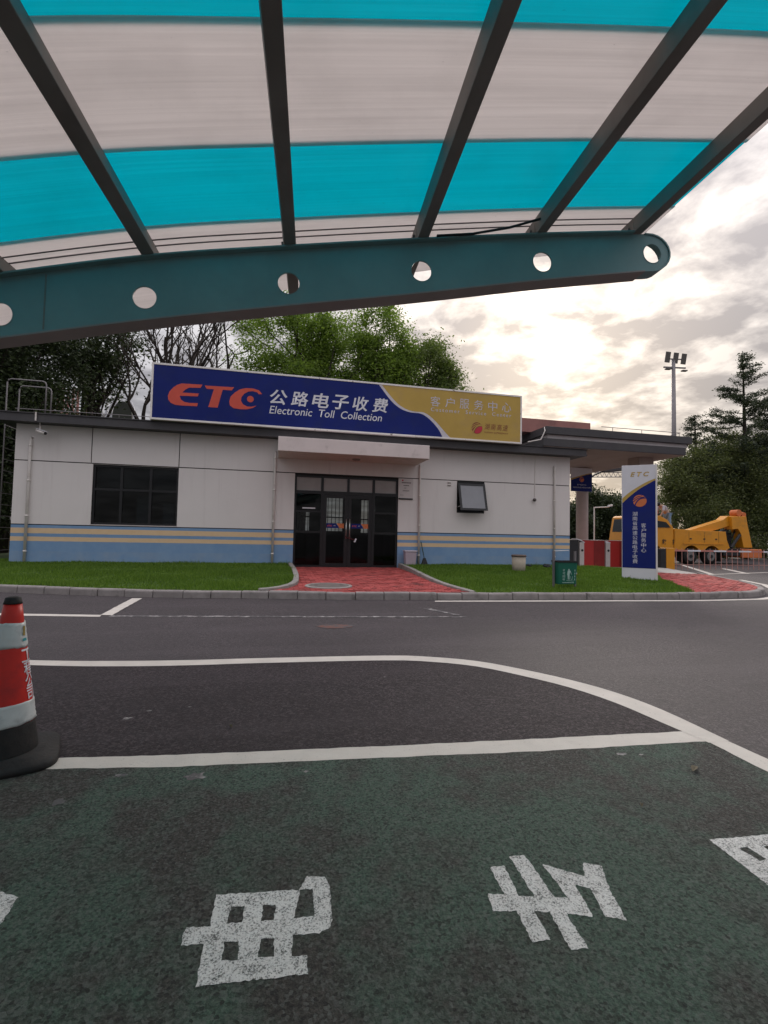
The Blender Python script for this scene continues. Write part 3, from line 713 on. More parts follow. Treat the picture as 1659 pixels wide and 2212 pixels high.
# ================================================================== SERVICE BUILDING
YF = 14.5
HOLES_F = [(-5.09,-2.86,1.28,2.955),(.43,3.67,.0,2.93),(5.64,6.61,1.92,2.96)]
def cells(mb, x0, x1, z0, z1, y0, y1, holes):
    xs = sorted({x0, x1, *[min(max(h[i], x0), x1) for h in holes for i in (0, 1)]}); zs = sorted({z0, z1, *[min(max(h[i], z0), z1) for h in holes for i in (2, 3)]})
    for a, b in zip(xs, xs[1:]):
        for c, d in zip(zs, zs[1:]):
            mx, mz = (a+b)/2, (c+d)/2
            if not any(h[0] < mx < h[1] and h[2] < mz < h[3] for h in holes): mb.box(a, b, y0, y1, c, d)
    return mb
bld = thing('service_building', 'single-storey pale grey toll office with blue dado and buff stripes', 'building', (1.39, 17, .1))
part('wall', cells(MB(), -6.99, 9.77, 0, 3.96, YF+.03, YF+.25, HOLES_F), CORE, bld)
for x0, x1, z0, z1 in ((-7,-5.155,2.987,3.96),(-5.130,-2.878,2.987,3.96),(-2.853,9.78,2.987,3.96),(-7,.43,1.255,2.960),(3.67,9.78,1.255,2.960),(-7,.43,.0,1.230),(3.67,9.78,.0,1.230)):
    part('wall_panel', cells(MB(), x0, x1, z0, z1, YF, YF+.03, HOLES_F), WALL, bld)
part('lintel_strip', MB().box(.43, 3.67, YF+.004, YF+.03, 2.932, 2.983), CORE, bld)
box('side_wall', (-6.985,-6.78,YF+.252,20,0,3.955), PLAST, bld); box('side_wall', (9.55,9.775,YF+.252,20,0,3.955), PLAST, bld)
RW = [(1.70,2.62,1.25,2.9),(.72,1.22,1.25,2.05),(3.4,4.0,1.2,2.6)]
part('rear_wall', cells(MB(), -6.78, 9.55, 0, 3.955, 19.8, 20, RW), ROOMW, bld)
box('room_floor', (-6.75,9.54,YF+.26,19.79,.06,.115), mat('room_tile', (.30,.29,.27), .25, .06), bld)
box('room_ceiling', (-6.75,9.54,YF+.26,19.79,3.3,3.34), ROOMW, bld)
for x in (-1.4, 4.7): box('partition', (x,x+.12,YF+.27,19.78,.12,3.29), ROOMW, bld)
box('counter', (1.0,3.9,17.6,18.1,.12,1.12), mat('counter_laminate', (.30,.27,.24), .4), bld)
for h in RW:
    x = h[0]+.12
    while x < h[1]-.05: box('window_bar', (x,x+.025,19.88,19.91,h[2],h[3]), WHITE, bld); x += .16
    box('window_bar', (h[0],h[1],19.86,19.879,h[2]+.55,h[2]+.60), WHITE, bld)
# roof slab with overhanging fascia
rf = box('roof', (-7.40,10.15,14.10,20.5,3.965,4.175), FASCIA, bld, .01)
box('drip_edge', (-7.41,10.16,14.085,14.099,3.955,4.02), FASCIA, rf)
box('coping', (-7.43,10.17,14.07,14.20,4.176,4.20), FASCIA, rf)
# entrance canopy
can = box('entrance_canopy', (-.09,4.25,13.15,14.498,3.40,3.80), CANOP, bld, .012)
part('ceiling_lamp', MB().lathe([(.12,0),(.12,-.03),(.09,-.045),(.001,-.05)], (2.2,13.9,3.398), 24), mat('lamp_plastic', (.28,.24,.22), .5), can)
# office window
def frame(mb, x0, x1, z0, z1, t, y0, y1):
    return mb.box(x0,x1,y0,y1,z1-t,z1).box(x0,x1,y0,y1,z0,z0+t).box(x0,x0+t,y0,y1,z0+t,z1-t).box(x1-t,x1,y0,y1,z0+t,z1-t)
win = part('office_window', frame(MB(), -5.088,-2.862,1.282,2.952,.055,YF+.05,YF+.13), BLACKM, bld)
for x in (-4.40,-3.64): box('mullion', (x,x+.07,YF+.055,YF+.125,1.338,2.896), BLACKM, win)
box('transom', (-5.03,-2.92,YF+.047,YF+.118,2.235,2.295), BLACKM, win)
for a, b in ((-5.03,-4.40),(-4.33,-3.64),(-3.57,-2.92)):
    for c, d in ((1.338,2.234),(2.296,2.896)): box('pane', (a,b,YF+.085,YF+.092,c,d), GLASS, win)
box('sill', (-5.10,-2.85,YF-.012,YF+.05,1.253,1.279), PLAST, win)
box('curtain', (-4.05,-3.66,YF+.45,YF+.50,1.0,2.15), mat('curtain_cloth', (.42,.44,.43), .9), bld)
box('curtain', (-3.35,-3.05,YF+.52,YF+.57,1.0,1.95), MATS['curtain_cloth'], bld)
box('roller_blind', (-5.02,-2.93,YF+.20,YF+.21,2.25,2.9), mat('blind_cloth', (.03,.05,.06), .8), bld)
# top-hung side window, tilted open
w2 = part('tilting_window', frame(MB(), 5.642,6.608,1.922,2.955,.045,YF+.02,YF+.10), BLACKM, bld)
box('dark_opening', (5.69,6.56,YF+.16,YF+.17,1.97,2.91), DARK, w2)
ta = R(17); hz, hy = 2.90, YF+.0
def tilt(x, u, n_): return (x, hy-u*sin(ta)-n_*cos(ta), hz-u*cos(ta)+n_*sin(ta)*-1)
def tbox(x0, x1, u0, u1, n0, n1):
    v = [tilt(x, u, n_) for n_ in (n0, n1) for x, u in ((x0,u0),(x1,u0),(x1,u1),(x0,u1))]
    return v, [(0,1,2,3),(4,5,6,7),(0,1,5,4),(1,2,6,5),(2,3,7,6),(3,0,4,7)]
sash = MB()
for q in ((5.66,6.60,0,.07,0,.04),(5.66,6.60,.86,.93,0,.04),(5.66,5.73,.07,.86,0,.04),(6.53,6.60,.07,.86,0,.04)): sash.add(*tbox(*q))
sa_ = part('sash', sash, BLACKM, w2)
part('pane', MB().add(*tbox(5.73,6.53,.07,.86,.014,.024)), mat('frosted_pane', (.235,.24,.26), .28, .06, 2), sa_)
for x in (5.67, 6.57): part('stay_arm', MB().beam((x, YF+.06, 2.10), tilt(x, .8, .01), .015, .02), STEEL, w2)
# entrance doors
X0, X1, ZB, ZT = .43, 3.67, .130, 2.93
ent = part('entrance_frame', frame(MB(), X0+.002, X1-.002, ZB, ZT-.002, .06, YF+.05, YF+.15), BLACKM, bld)
for x in (1.235, 2.845): box('mullion', (x,x+.075,YF+.05,YF+.15,ZB+.06,ZT-.062), BLACKM, ent)
box('mullion', (2.045,2.115,YF+.05,YF+.15,2.462,ZT-.062), BLACKM, ent)
for a, b in ((X0+.062,1.235),(1.31,2.845),(2.92,X1-.062)): box('transom', (a,b,YF+.053,YF+.147,2.365,2.46), BLACKM, ent)
for a, b in ((X0+.062,1.235),(1.31,2.045),(2.115,2.845),(2.92,X1-.062)): box('top_pane', (a,b,YF+.09,YF+.098,2.461,ZT-.063), FILM, ent)
for a, b in ((X0+.062,1.235),(2.92,X1-.062)):
    for z in (1.80, 1.17): box('glazing_bar', (a,b,YF+.06,YF+.14,z,z+.055), BLACKM, ent)
    for c, d in ((ZB+.062,1.169),(1.226,1.799),(1.856,2.364)): box('pane', (a,b,YF+.095,YF+.103,c,d), GLASS, ent)
box('painted_light_bar', (.68,1.07,YF+.082,YF+.092,1.905,1.945), SWHITE, ent)  # white bar standing in for the light showing in the sidelight glass
for k, (a, b) in enumerate(((1.315,2.076),(2.084,2.84))):
    lf = part('door_leaf', frame(MB(), a, b, ZB+.01, 2.36, .105, YF+.065, YF+.115), BLACKM, bld)
    box('pane', (a+.106,b-.106,YF+.086,YF+.094,ZB+.118,2.254), GLASS, lf)
    hx = b-.05 if k == 0 else a+.05
    part('handle', MB().tube([(hx,YF+.0,1.0),(hx,YF+.0,1.62)], .016, 10).tube([(hx,YF+.0,1.1),(hx,YF+.066,1.1)], .009, 6).tube([(hx,YF+.0,1.52),(hx,YF+.066,1.52)], .009, 6), STEEL, lf, True)
    sx0, sx1 = a+.108, b-.108; L_ = sx1-sx0
    st_ = wall_fill([[(sx0,1.33),(sx0+.72*L_,1.33),(sx0+.66*L_,1.40),(sx0+.55*L_,1.475),(sx0,1.475)]], YF+.084, BLUE, lf, 'door_sticker')
    wall_fill([[(sx0+.73*L_,1.33),(sx1,1.33),(sx1,1.475),(sx0+.57*L_,1.475),(sx0+.69*L_,1.395)]], YF+.0845, ORNG, lf, 'door_sticker')
    wall_text('ETC', sx0+.03, sx0+.18, 1.375, 1.425, YF+.0832, SRED, lf, shear=.2, offset=.02)
    wall_text('公路电子收费', sx0+.22, sx0+.52*L_, 1.39, 1.42, YF+.0832, SWHITE, lf)
lock = thing('cable_lock', 'dark red cable lock with pale tags looped around the steel door handles', 'lock', (2.08, YF-.02, 1.06))
part('cable', MB().tube([(2.0,YF-.02,1.10),(2.04,YF-.04,1.03),(2.12,YF-.04,1.04),(2.20,YF-.035,1.0),(2.30,YF-.02,.975)], .014, 8), mat('cable_red', (.10,.012,.014), .5), lock, True)
part('tag', MB().obox((2.325,YF-.02,.985), (.02,0,.03), (0,.004,0), (.02,0,-.012)), SWHITE, lock)
part('tag', MB().obox((2.30,YF-.03,.93), (.02,0,.02), (0,.004,0), (.02,0,-.012)), SWHITE, lock)
# plaque and letter slot beside the door
plq = thing('door_plaque', 'pale notice plaque with a small red emblem beside the entrance door', 'plaque', (3.93, YF-.01, 2.6))
box('plate', (3.70,4.15,YF-.014,YF-.001,2.33,2.955), mat('plaque_white', (.58,.53,.52), .45, .05), plq)
for a, b, c, d in ((3.77,4.08,2.80,2.845),(3.83,4.01,2.715,2.75),(3.86,3.92,2.64,2.665),(3.81,4.03,2.55,2.58),(3.73,3.84,2.42,2.435)):
    x = a
    while x < b-.01:                         # illegible fine print
        w_ = random.uniform(.018, .034); box('print_mark', (x,min(x+w_, b),YF-.0165,YF-.0145,c+(d-c)*.15,d-(d-c)*.15), INK, plq); x += w_+.008
wall_fill([circle(3.80,2.895,.028,16)], YF-.0165, DRED, plq); wall_text('湖南高速', 3.85, 4.02, 2.88, 2.915, YF-.0165, LILAC, plq)
box('lower_rail', (3.675,4.14,YF-.03,YF-.001,2.285,2.327), BLACKM, plq)
# wall vents
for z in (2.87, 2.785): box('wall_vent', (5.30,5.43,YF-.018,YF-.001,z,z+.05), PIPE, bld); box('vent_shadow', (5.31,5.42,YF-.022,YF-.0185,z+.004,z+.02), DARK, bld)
# downpipes and cable
def pipe(x, z0, z1, name='downpipe', r=.035):
    p_ = part(name, MB().tube([(x,YF-.05,z0),(x,YF-.05,z1-.04),(x+.0,YF-.035,z1),(x+.0,YF+.0,z1+.01)], r, 12), PIPE, bld, True)
    for z in np.arange(z0+.35, z1-.1, .95): part('pipe_collar', MB().tube([(x,YF-.05,z),(x,YF-.05,z+.045)], r*1.22, 12), PIPE, p_, True)
pipe(-6.62, .15, 3.58); pipe(-.17, .15, 3.56); pipe(4.36, .15, 3.42); pipe(9.16, .15, 3.6)
part('conduit', MB().tube([(8.45,YF-.012,3.95),(8.43,YF-.012,2.52)], .011, 6), PIPE, bld)
part('outdoor_bell', MB().tube([(8.40,YF-.001,2.44),(8.40,YF-.06,2.44),(8.38,YF-.10,2.43)], [.03,.045,.06], 10), mat('bell_grey', (.12,.10,.10), .6), bld, True)
# lightning conductor along the roof edge
m = MB().tube([(-6.9,14.2,4.30),(-5.2,14.2,4.31),(-3.6,14.2,4.315)], .010, 6)
for x in (-6.85,-5.6,-4.4): m.tube([(x,14.2,4.19),(x,14.2,4.305)], .007, 5)
part('roof_conductor', m, GALV, bld)
# access ladder on the end wall, with hoop rails above the roof
lad = thing('roof_ladder', 'thin grey pipe ladder with hoop handrails over the roof end', 'ladder', (-7.6, 15.5, .2))
for y, x0, x1, zt in ((15.2,-7.62,-6.64,5.35),(15.8,-7.60,-6.76,5.33)):
    part('hoop_rail', MB().tube([(x0,y,.2),(x0,y,zt-.10),(x0+.03,y,zt-.03),(x0+.10,y,zt),(x1-.10,y,zt),(x1-.03,y,zt-.03),(x1,y,zt-.10),(x1,y,4.18)], .020, 8), GALV, lad, True)
for k in range(13): part('rung', MB().tube([(-7.61,15.2,.5+.32*k),(-7.61,15.8,.5+.32*k)], .012, 6), GALV, lad)
# security camera
cc = thing('security_camera', 'white bullet security camera under the dark eave above the office window end', 'camera', (-6.3, 14.3, 3.7))
a_, b_ = Vector((-6.38,14.22,3.745)), Vector((-6.14,14.12,3.665)); dd_ = (b_-a_).normalized()
part('body', MB().tube([a_, b_], .045, 14), PIPE, cc, True); part('lens', MB().tube([b_-dd_*.01, b_+dd_*.015], .040, 14), DARK, cc)
part('sun_shield', MB().beam(a_+Vector((0,0,.055)), b_+dd_*.05+Vector((0,0,.055)), .10, .012), SWHITE, cc)
part('bracket', MB().tube([(-6.30,14.2,3.75),(-6.31,14.2,3.97)], .012, 6).tube([(-6.36,14.075,3.98),(-6.36,14.075,4.21)], .022, 8), PIPE, cc)

# ================================================================== ROOF SIGN
sg = thing('roof_sign', 'long blue and gold ETC signboard in a white frame on the roof edge', 'sign', (2.04, 14.06, 4.2))
SY = 13.95; SX0, SX1, SZ0, SZ1 = -3.556, 7.637, 4.20, 5.79
box('back_box', (SX0+.01,SX1-.01,SY+.012,SY+.20,SZ0+.01,SZ1-.01), GALV, sg)
fr = part('frame', frame(MB(), SX0, SX1, SZ0, SZ1, .052, SY-.012, SY+.21), WHITE, sg, bevel=.004)
xs_ = np.linspace(SX0+.3, SX1-.2, 14)
for x in xs_[1:-1:2]: part('strut', MB().beam((x, SY+.19, 5.2), (x, 15.0, 4.18), .05, .05), GALV, sg)
for x in xs_[::4]: part('foot', MB().box(x, x+.1, SY+.15, SY+.22, 4.177, 4.21), GALV, sg)
fa = SX0+.05; fb = SX1-.05; f0 = SZ0+.05; f1 = SZ1-.05
WB = [(2.846,f1),(3.004,5.541),(3.203,5.309),(3.401,5.134),(3.619,5.017),(3.856,4.958),(4.174,4.944),(4.376,4.862),(4.58,4.703),(4.786,4.484),(4.92,f0)]
WW = [(2.942,f1),(3.1,5.549),(3.299,5.337),(3.498,5.161),(3.776,5.029),(4.014,4.99),(4.294,4.984),(4.537,4.855),(4.784,4.639),(5.032,4.383),(5.178,f0)]
def cat(pts): return [(p.x, p.y) for p in spline(pts, .06)]
WBs, WWs = cat(WB), cat(WW)
pb = wall_fill([[(fa,f1)]+WBs+[(fa,f0)]], SY, BLUE, sg, 'blue_panel')
wall_fill([WBs+WWs[::-1]], SY+.001, LILAC, sg, 'wave_band'); py_ = wall_fill([WWs+[(fb,f0),(fb,f1)]], SY, YEL, sg, 'gold_panel')
LE = [(-2.222,5.276),(-2.271,5.18),(-2.567,5.161),(-2.672,5.095),(-2.746,5.005),(-2.312,5.016),(-2.334,4.933),(-2.81,4.91),(-2.776,4.809),(-2.69,4.75),(-2.566,4.73),(-2.324,4.74),(-2.343,4.651),(-2.732,4.64),(-2.917,4.645),(-3.041,4.698),(-3.105,4.792),(-3.115,4.891),(-3.077,5.01),(-2.996,5.116),(-2.892,5.209),(-2.771,5.262)]
LT = [(-2.164,5.257),(-1.369,5.277),(-1.43,5.18),(-1.677,5.178),(-1.796,4.654),(-2.048,4.651),(-1.915,5.171),(-2.105,5.168)]
LC = [(-.588,5.146),(-.684,5.251),(-.849,5.289),(-1.045,5.282),(-1.206,5.233),(-1.348,5.125),(-1.456,4.997),(-1.49,4.858),(-1.464,4.741),(-1.365,4.674),(-1.187,4.658),(-.993,4.67),(-.831,4.723),(-.729,4.8),(-.865,4.755),(-.995,4.751),(-1.111,4.804),(-1.169,4.901),(-1.16,5.005),(-1.089,5.113),(-.977,5.185),(-.847,5.21),(-.731,5.185),(-.68,5.134)]
for L_ in (LE, LT, LC): wall_fill([L_], SY-.004, SRED, sg, 'letter')
wall_fill([circle(-.912,4.974,.093,30)], SY-.004, SRED, sg, 'letter_dot')
wall_chars('公路电子收费', -.37, 3.15, 4.875, 5.315, SY-.004, SWHITE, sg, .50, shear=.16, offset=.018)
wall_text('Electronic  Toll  Collection', -.375, 2.965, 4.60, 4.83, SY-.004, SWHITE, sg, shear=.18, offset=.004)
wall_chars('客户服务中心', 4.506, 7.252, 5.205, 5.52, SY-.004, LILAC, sg, .32)
wall_text('Customer  Service  Center', 4.524, 7.262, 5.045, 5.165, SY-.004, LILAC, sg, offset=.006, spacing=1.35)
def emblem(cx, cz, r, y, parent, bg, c1, c2):
    T_ = lambda L: [(cx+r*a, cz+r*b) for a, b in L]
    wall_fill([circle(cx, cz, r, 36)], y, c2, parent, 'emblem')
    def arc(pts, wv):
        pl = spline(pts, .15); a = offset_line(pl, wv); b = offset_line(pl, -wv); return T_([(p.x, p.y) for p in a]+[(p.x, p.y) for p in b[::-1]])
    for pts, wv in (([(-.75,-.85),(-.48,-.22),(-.1,.22),(.4,.44),(1.0,.45)], .085), ([(-1.05,-.30),(-.62,.16),(-.1,.46),(.72,.66)], .06), ([(-1.0,.18),(-.45,.60),(.35,.86)], .05)):
        wall_fill([arc(pts, wv)], y-.0015, bg, parent, 'emblem_gap')
    wall_fill([T_([(-.45,-.86),(-.3,-.38),(.0,.0),(.45,.24),(.93,.30),(.99,0),(.85,-.5),(.45,-.88),(0,-.99),(-.3,-.95)])], y-.003, c1, parent, 'emblem')
emblem(6.075, 4.62, .185, SY-.004, sg, YEL, DRED, BROWN)
wall_text('湖南高速', 6.33, 7.156, 4.585, 4.79, SY-.004, BROWN, sg, shear=.2, spacing=1.25)
wall_text('HUNAN EXPRESSWAY', 6.33, 7.156, 4.478, 4.53, SY-.004, BROWN, sg)

# ================================================================== GATE CANOPY
gc = thing('gate_canopy', 'flat dark-fascia canopy over the pedestrian gate with pale columns', 'canopy', (11.4, 17, .1))
ub = box('upper_fascia', (8.56,14.36,14.0,20,4.62,4.875), FASCIA, gc, .008)
box('fascia_recess', (8.66,14.24,14.10,19.9,4.48,4.619), mat('recess_grey', (.48,.44,.44), .7), gc)
box('lower_fascia', (8.48,14.12,14.03,19.95,4.215,4.479), FASCIA, gc, .008)
box('soffit', (8.52,14.09,14.06,19.9,4.198,4.214), SOFFIT, gc)
box('column', (12.80,13.42,14.75,15.35,.10,4.197), SOFFIT, gc, .01)
part('column', MB().lathe([(.245,0),(.245,4.097)], (12.74,18.0,.10), 28), mat('column_paint', (.50,.42,.40), .8, .06), gc, True)
box('parapet_block', (8.0,10.95,15.0,17.5,4.876,5.36), PINK, gc)
m = MB().tube([(10.95,14.4,5.10),(14.25,14.4,5.10),(14.3,14.9,5.10)], .012, 6)
for x in (11.4,12.6,14.2): m.tube([(x,14.4,4.87),(x,14.4,5.10)], .010, 5)
part('roof_conductor', m, GALV, gc)
part('drain_pipe', MB().tube([(8.55,14.1,4.85),(8.5,13.98,4.7),(8.35,13.98,4.40),(7.9,14.02,4.30)], .018, 6), PIPE, gc)
ban = thing('column_banner', 'blue and white banner board fixed to the round canopy column', 'banner', (12.55, 17.72, 3.15))
BY = 17.70
box('board', (12.0,13.0,BY,BY+.04,3.15,4.15), SWHITE, ban)
wall_fill([[(12.0,3.15),(13.0,3.15),(13.0,3.93),(12.7,3.86),(12.4,3.76),(12.0,3.62)]], BY-.003, BLUE, ban, 'blue_panel')
wall_fill([[(12.0,3.62),(12.4,3.76),(12.7,3.86),(13.0,3.93),(13.0,3.96),(12.7,3.90),(12.4,3.81),(12.0,3.69)]], BY-.003, YEL, ban, 'gold_stripe')
emblem(12.50, 3.66, .11, BY-.006, ban, BLUE, ORNG, ORNG)
wall_text('客户服务中心', 12.28, 12.72, 3.405, 3.46, BY-.006, SWHITE, ban); wall_text('湖南省高速公路电子收费', 12.08, 12.92, 3.29, 3.345, BY-.006, SWHITE, ban)

# ================================================================== PYLON SIGN  (built at the origin, then turned and set on the lawn)
pyl = thing('pylon_sign', 'tall blue and white ETC pylon sign standing on the lawn near the gate', 'sign')
PW, PH = .80, 2.96
box('board', (0,PW,0,.10,0,PH), SWHITE, pyl, .004)
box('edge_trim', (PW-.03,PW+.008,-.012,.10,.0,PH+.004), mat('trim_white', (.72,.68,.66), .5), pyl)
cv = lambda L: cat(L)
bl_ = cv([(.012,1.97),(.2,2.16),(.4,2.33),(.6,2.46),(.768,2.56)]); yl_ = cv([(.012,2.10),(.2,2.27),(.4,2.41),(.6,2.53),(.768,2.60)])
wall_fill([[(.012,.30)]+bl_+[(.768,.30)]], -.004, BLUE, pyl, 'blue_panel')
wall_fill([bl_+yl_[::-1]], -.0035, YEL, pyl, 'gold_stripe')
emblem(.415, 2.03, .155, -.006, pyl, BLUE, ORNG, ORNG)
def column_text(s, uc, z0, z1, w_):
    p_ = (z0-z1)/len(s)
    for k, ch in enumerate(s): wall_text(ch, uc-w_/2, uc+w_/2, z0-p_*(k+.93), z0-p_*(k+.07), -.006, SWHITE, pyl, 'character')
column_text('湖南省高速公路电子收费', .304, 1.755, .41, .112); column_text('客户服务中心', .498, 1.46, .70, .112)
wall_text('ETC', .20, .63, 2.66, 2.78, -.004, YEL, pyl, shear=.25, offset=.03, spacing=1.5)
pyl.location = (8.745, 10.70, .145); pyl.rotation_euler = (0, 0, -math.atan2(.5, .62))

# ================================================================== SMALL THINGS BY THE WALL AND ON THE LAWN
bn = thing('litter_bin', 'green litter bin with a white pictogram hung between two grey posts', 'litter bin')
for x in (0, .485): box('post', (x,x+.038,-.01,.03,0,.79), GALV, bn)
part('top_bar', MB().tube([(.02,.01,.785),(.30,.01,.80),(.36,.01,.80)], .008, 6), STEEL, bn)
v = []
for z, k in ((.10, .02), (.56, 0)):
    v += [(.045+k,-.13+k,z),(.478-k,-.13+k,z),(.478-k,.15-k,z),(.045+k,.15-k,z)]
bd = part('body', MB().add(v, [(0,1,2,3),(4,5,6,7),(0,1,5,4),(1,2,6,5),(2,3,7,6),(3,0,4,7)]), GREENB, bn, bevel=.012)
part('rim', frame_h := MB().box(.04,.483,-.14,-.115,.555,.585).box(.04,.483,.135,.16,.555,.585).box(.04,.065,-.115,.135,.555,.585).box(.458,.483,-.115,.135,.555,.585), RUBBER, bn)
def yb(z): return -.13+.02*(.56-z)/.46-.004
def bin_fill(polys): 
    o = wall_fill(polys, 0, BINW, bn, 'print'); 
    for q in o.data.vertices: q.co.y = yb(q.co.z)
def bin_text(s, a, b, c, d):
    o = wall_text(s, a, b, c, d, 0, BINW, bn, 'print', offset=.01)
    for q in o.data.vertices: q.co.y = yb(q.co.z)
for k, ch in enumerate('不可回收'): bin_text(ch, .15, .205, .365-.062*k, .415-.062*k)
for k in range(4): bin_fill([[(.415,.37-.062*k),(.43,.37-.062*k),(.43,.41-.062*k),(.415,.41-.062*k)]])
bin_fill([[(.268,.20),(.282,.20),(.287,.29),(.292,.20),(.306,.20),(.305,.31),(.318,.36),(.345,.30),(.352,.305),(.322,.385),(.30,.392),(.262,.388),(.25,.30),(.258,.30)]])
bin_fill([circle(.288,.405,.017,14)])
bin_fill([[(.335,.20),(.37,.20),(.378,.27),(.371,.27),(.364,.208),(.341,.208),(.334,.27),(.327,.27)]])
bin_fill([[(.235,.18),(.40,.165),(.40,.172),(.235,.187)]]); [bin_fill([[(x,.127),(x+random.uniform(.012,.02),.127),(x+random.uniform(.012,.02),.146),(x,.146)]]) for x in np.arange(.15,.40,.024)]
bn.location = (5.665, 8.98, .115); bn.rotation_euler = (0, 0, R(-4))

sb = thing('small_bin', 'small lilac plastic bin beside the white downpipe near the door', 'bin', (4.02, 14.2, .2))
v = []
for z, k in ((.17, .03), (.64, 0)): v += [(3.83+k,14.10+k,z),(4.20-k,14.10+k,z),(4.20-k,14.38-k,z),(3.83+k,14.38-k,z)]
part('body', MB().add(v, [(0,1,2,3),(4,5,6,7),(0,1,5,4),(1,2,6,5),(2,3,7,6),(3,0,4,7)]), PURP, sb, bevel=.02)
box('lid', (3.815,4.215,14.085,14.395,.642,.685), mat('lilac_lid', (.52,.46,.52), .45), sb, .012)
br = thing('broom', 'dark broom leaning head down against the blue dado', 'broom', (4.5, 14.3, .2))
part('handle', MB().tube([(4.50,14.28,.42),(4.43,14.44,.95)], .014, 8), mat('broom_green', (.03,.06,.045), .6), br)
part('head', MB().add([(4.38,14.20,.19),(4.62,14.20,.19),(4.62,14.30,.19),(4.38,14.30,.19),(4.46,14.24,.45),(4.53,14.24,.45),(4.53,14.30,.45),(4.46,14.30,.45)], [(0,1,2,3),(4,5,6,7),(0,1,5,4),(1,2,6,5),(2,3,7,6),(3,0,4,7)]), DARK, br)
pt = thing('stone_litter_bin', 'beige round stone bin standing on the grass before the blue dado', 'bin', (6.85, 12.62, .2))
part('body', MB().lathe([(.175,.12),(.19,.30),(.20,.58)], (6.85,12.62,.02), 28), BEIGE, pt, True)
part('rim', MB().lathe([(.20,.582),(.215,.59),(.215,.625),(.19,.64),(.15,.64),(.15,.60),(.001,.59)], (6.85,12.62,.02), 28), mat('bin_rim', (.12,.085,.07), .7), pt, True)
for k, (x, y, r_) in enumerate(((7.95,14.0,.10),(8.55,13.9,.13))):
    b = bmesh.new(); bmesh.ops.create_icosphere(b, subdivisions=2, radius=r_)
    for q in b.verts: q.co *= random.uniform(.8, 1.15); q.co.z *= .55
    me = bpy.data.meshes.new('stone'); b.to_mesh(me); b.free(); o = link('stone', me, DARK); o.location = (x, y, .245)
    tag(o, 'small dark stone lying at the foot of the blue wall' if k == 0 else 'larger dark stone lying at the foot of the blue wall', 'stone')
stk = thing('marker_stake', 'short red and white marker stake in the grass behind the green bin', 'stake', (7.97, 11.5, .17))
for k in range(4): part('segment', MB().tube([(7.97-.012*k,11.5,.14+.06*k),(7.97-.012*(k+1),11.5,.14+.06*(k+1))], .022, 8), SWHITE if k % 2 else ORANGE, stk)

# ================================================================== GATE: turnstiles and boom barrier
def turnstile(x0, x1, label, side, curved):
    t = thing('turnstile', label, 'turnstile', (x0, 15.8, .1), 'pedestrian gate cabinets under the canopy'); y0, y1 = 15.70, 15.95; w_ = .19
    box('end_post', (x0,x0+w_,y0-.02,y1,.10,1.02), TURNW, t, .01)
    s_ = box('side_panel', (x0+w_+.002,x1-.02,y0,y1-.01,.10,1.10), side, t, .006)
    box('lower_panel', (x0+w_+.42,x1-.03,y0-.006,y0-.001,.13,1.08), mat('turnstile_deep_'+side.name, tuple(c*.55 for c in ((.42,.028,.026) if side is REDP else (.05,.05,.055))), .45), s_)
    top_ = [(x0-.16,1.13),(x0,1.09),(x0+w_,1.005),(x0+w_+.03,1.02),(x0+.02,1.125),(x0-.15,1.16)] if curved else [(x0-.02,1.005),(x0+w_+.005,1.005),(x0+w_+.005,1.03),(x0-.02,1.10)]
    part('sloping_top', MB().prism(top_, y0-.03, y1+.01), SWHITE, t)
    box('capping', (x0+w_,x1,y0-.015,y1+.005,1.102,1.118), TURNW, t)
    part('reader', MB().tube([(x0+w_*.55,y0-.021,.72),(x0+w_*.55,y0-.035,.72)], .045, 16), DARK, t)
turnstile(11.00, 12.10, 'red panelled gate cabinet with white post nearer the building corner', REDP, True)
turnstile(12.12, 13.40, 'red panelled gate cabinet with white post behind the pylon sign', REDP, False)
turnstile(9.95, 10.98, 'dark panelled gate cabinet at the building corner behind the litter bin', DARK, True)

bar = thing('boom_barrier', 'yellow barrier cabinet with a long white fence boom before the truck', 'barrier', (14.9, 15.7, 0))
box('cabinet', (14.70,15.09,15.55,15.90,.03,.86), TRUCKY, bar, .012); box('shaded_side', (14.45,14.698,15.56,15.88,.03,.82), DARK, bar)  # the cabinet's shaded side face, its shade put in as a near-black box
box('plinth', (14.40,15.14,15.50,15.95,0,.028), PAD, bar)
for k in range(12):
    x = 15.10+k*.62; box('boom_segment', (x,x+.619,15.58,15.62,.735,.795), SWHITE if k % 2 else mat('boom_red', (.50,.20,.17), .5), bar)
part('lower_rail', MB().tube([(15.1,15.6,.215),(22.5,15.6,.215)], .010, 6), mat('rod_pink', (.50,.27,.23), .5), bar)
for k in range(28):
    x = 15.2+k*.268; part('rod', MB().tube([(x,15.6,.03),(x,15.6,.86)], .012, 6), MATS['rod_pink'], bar)

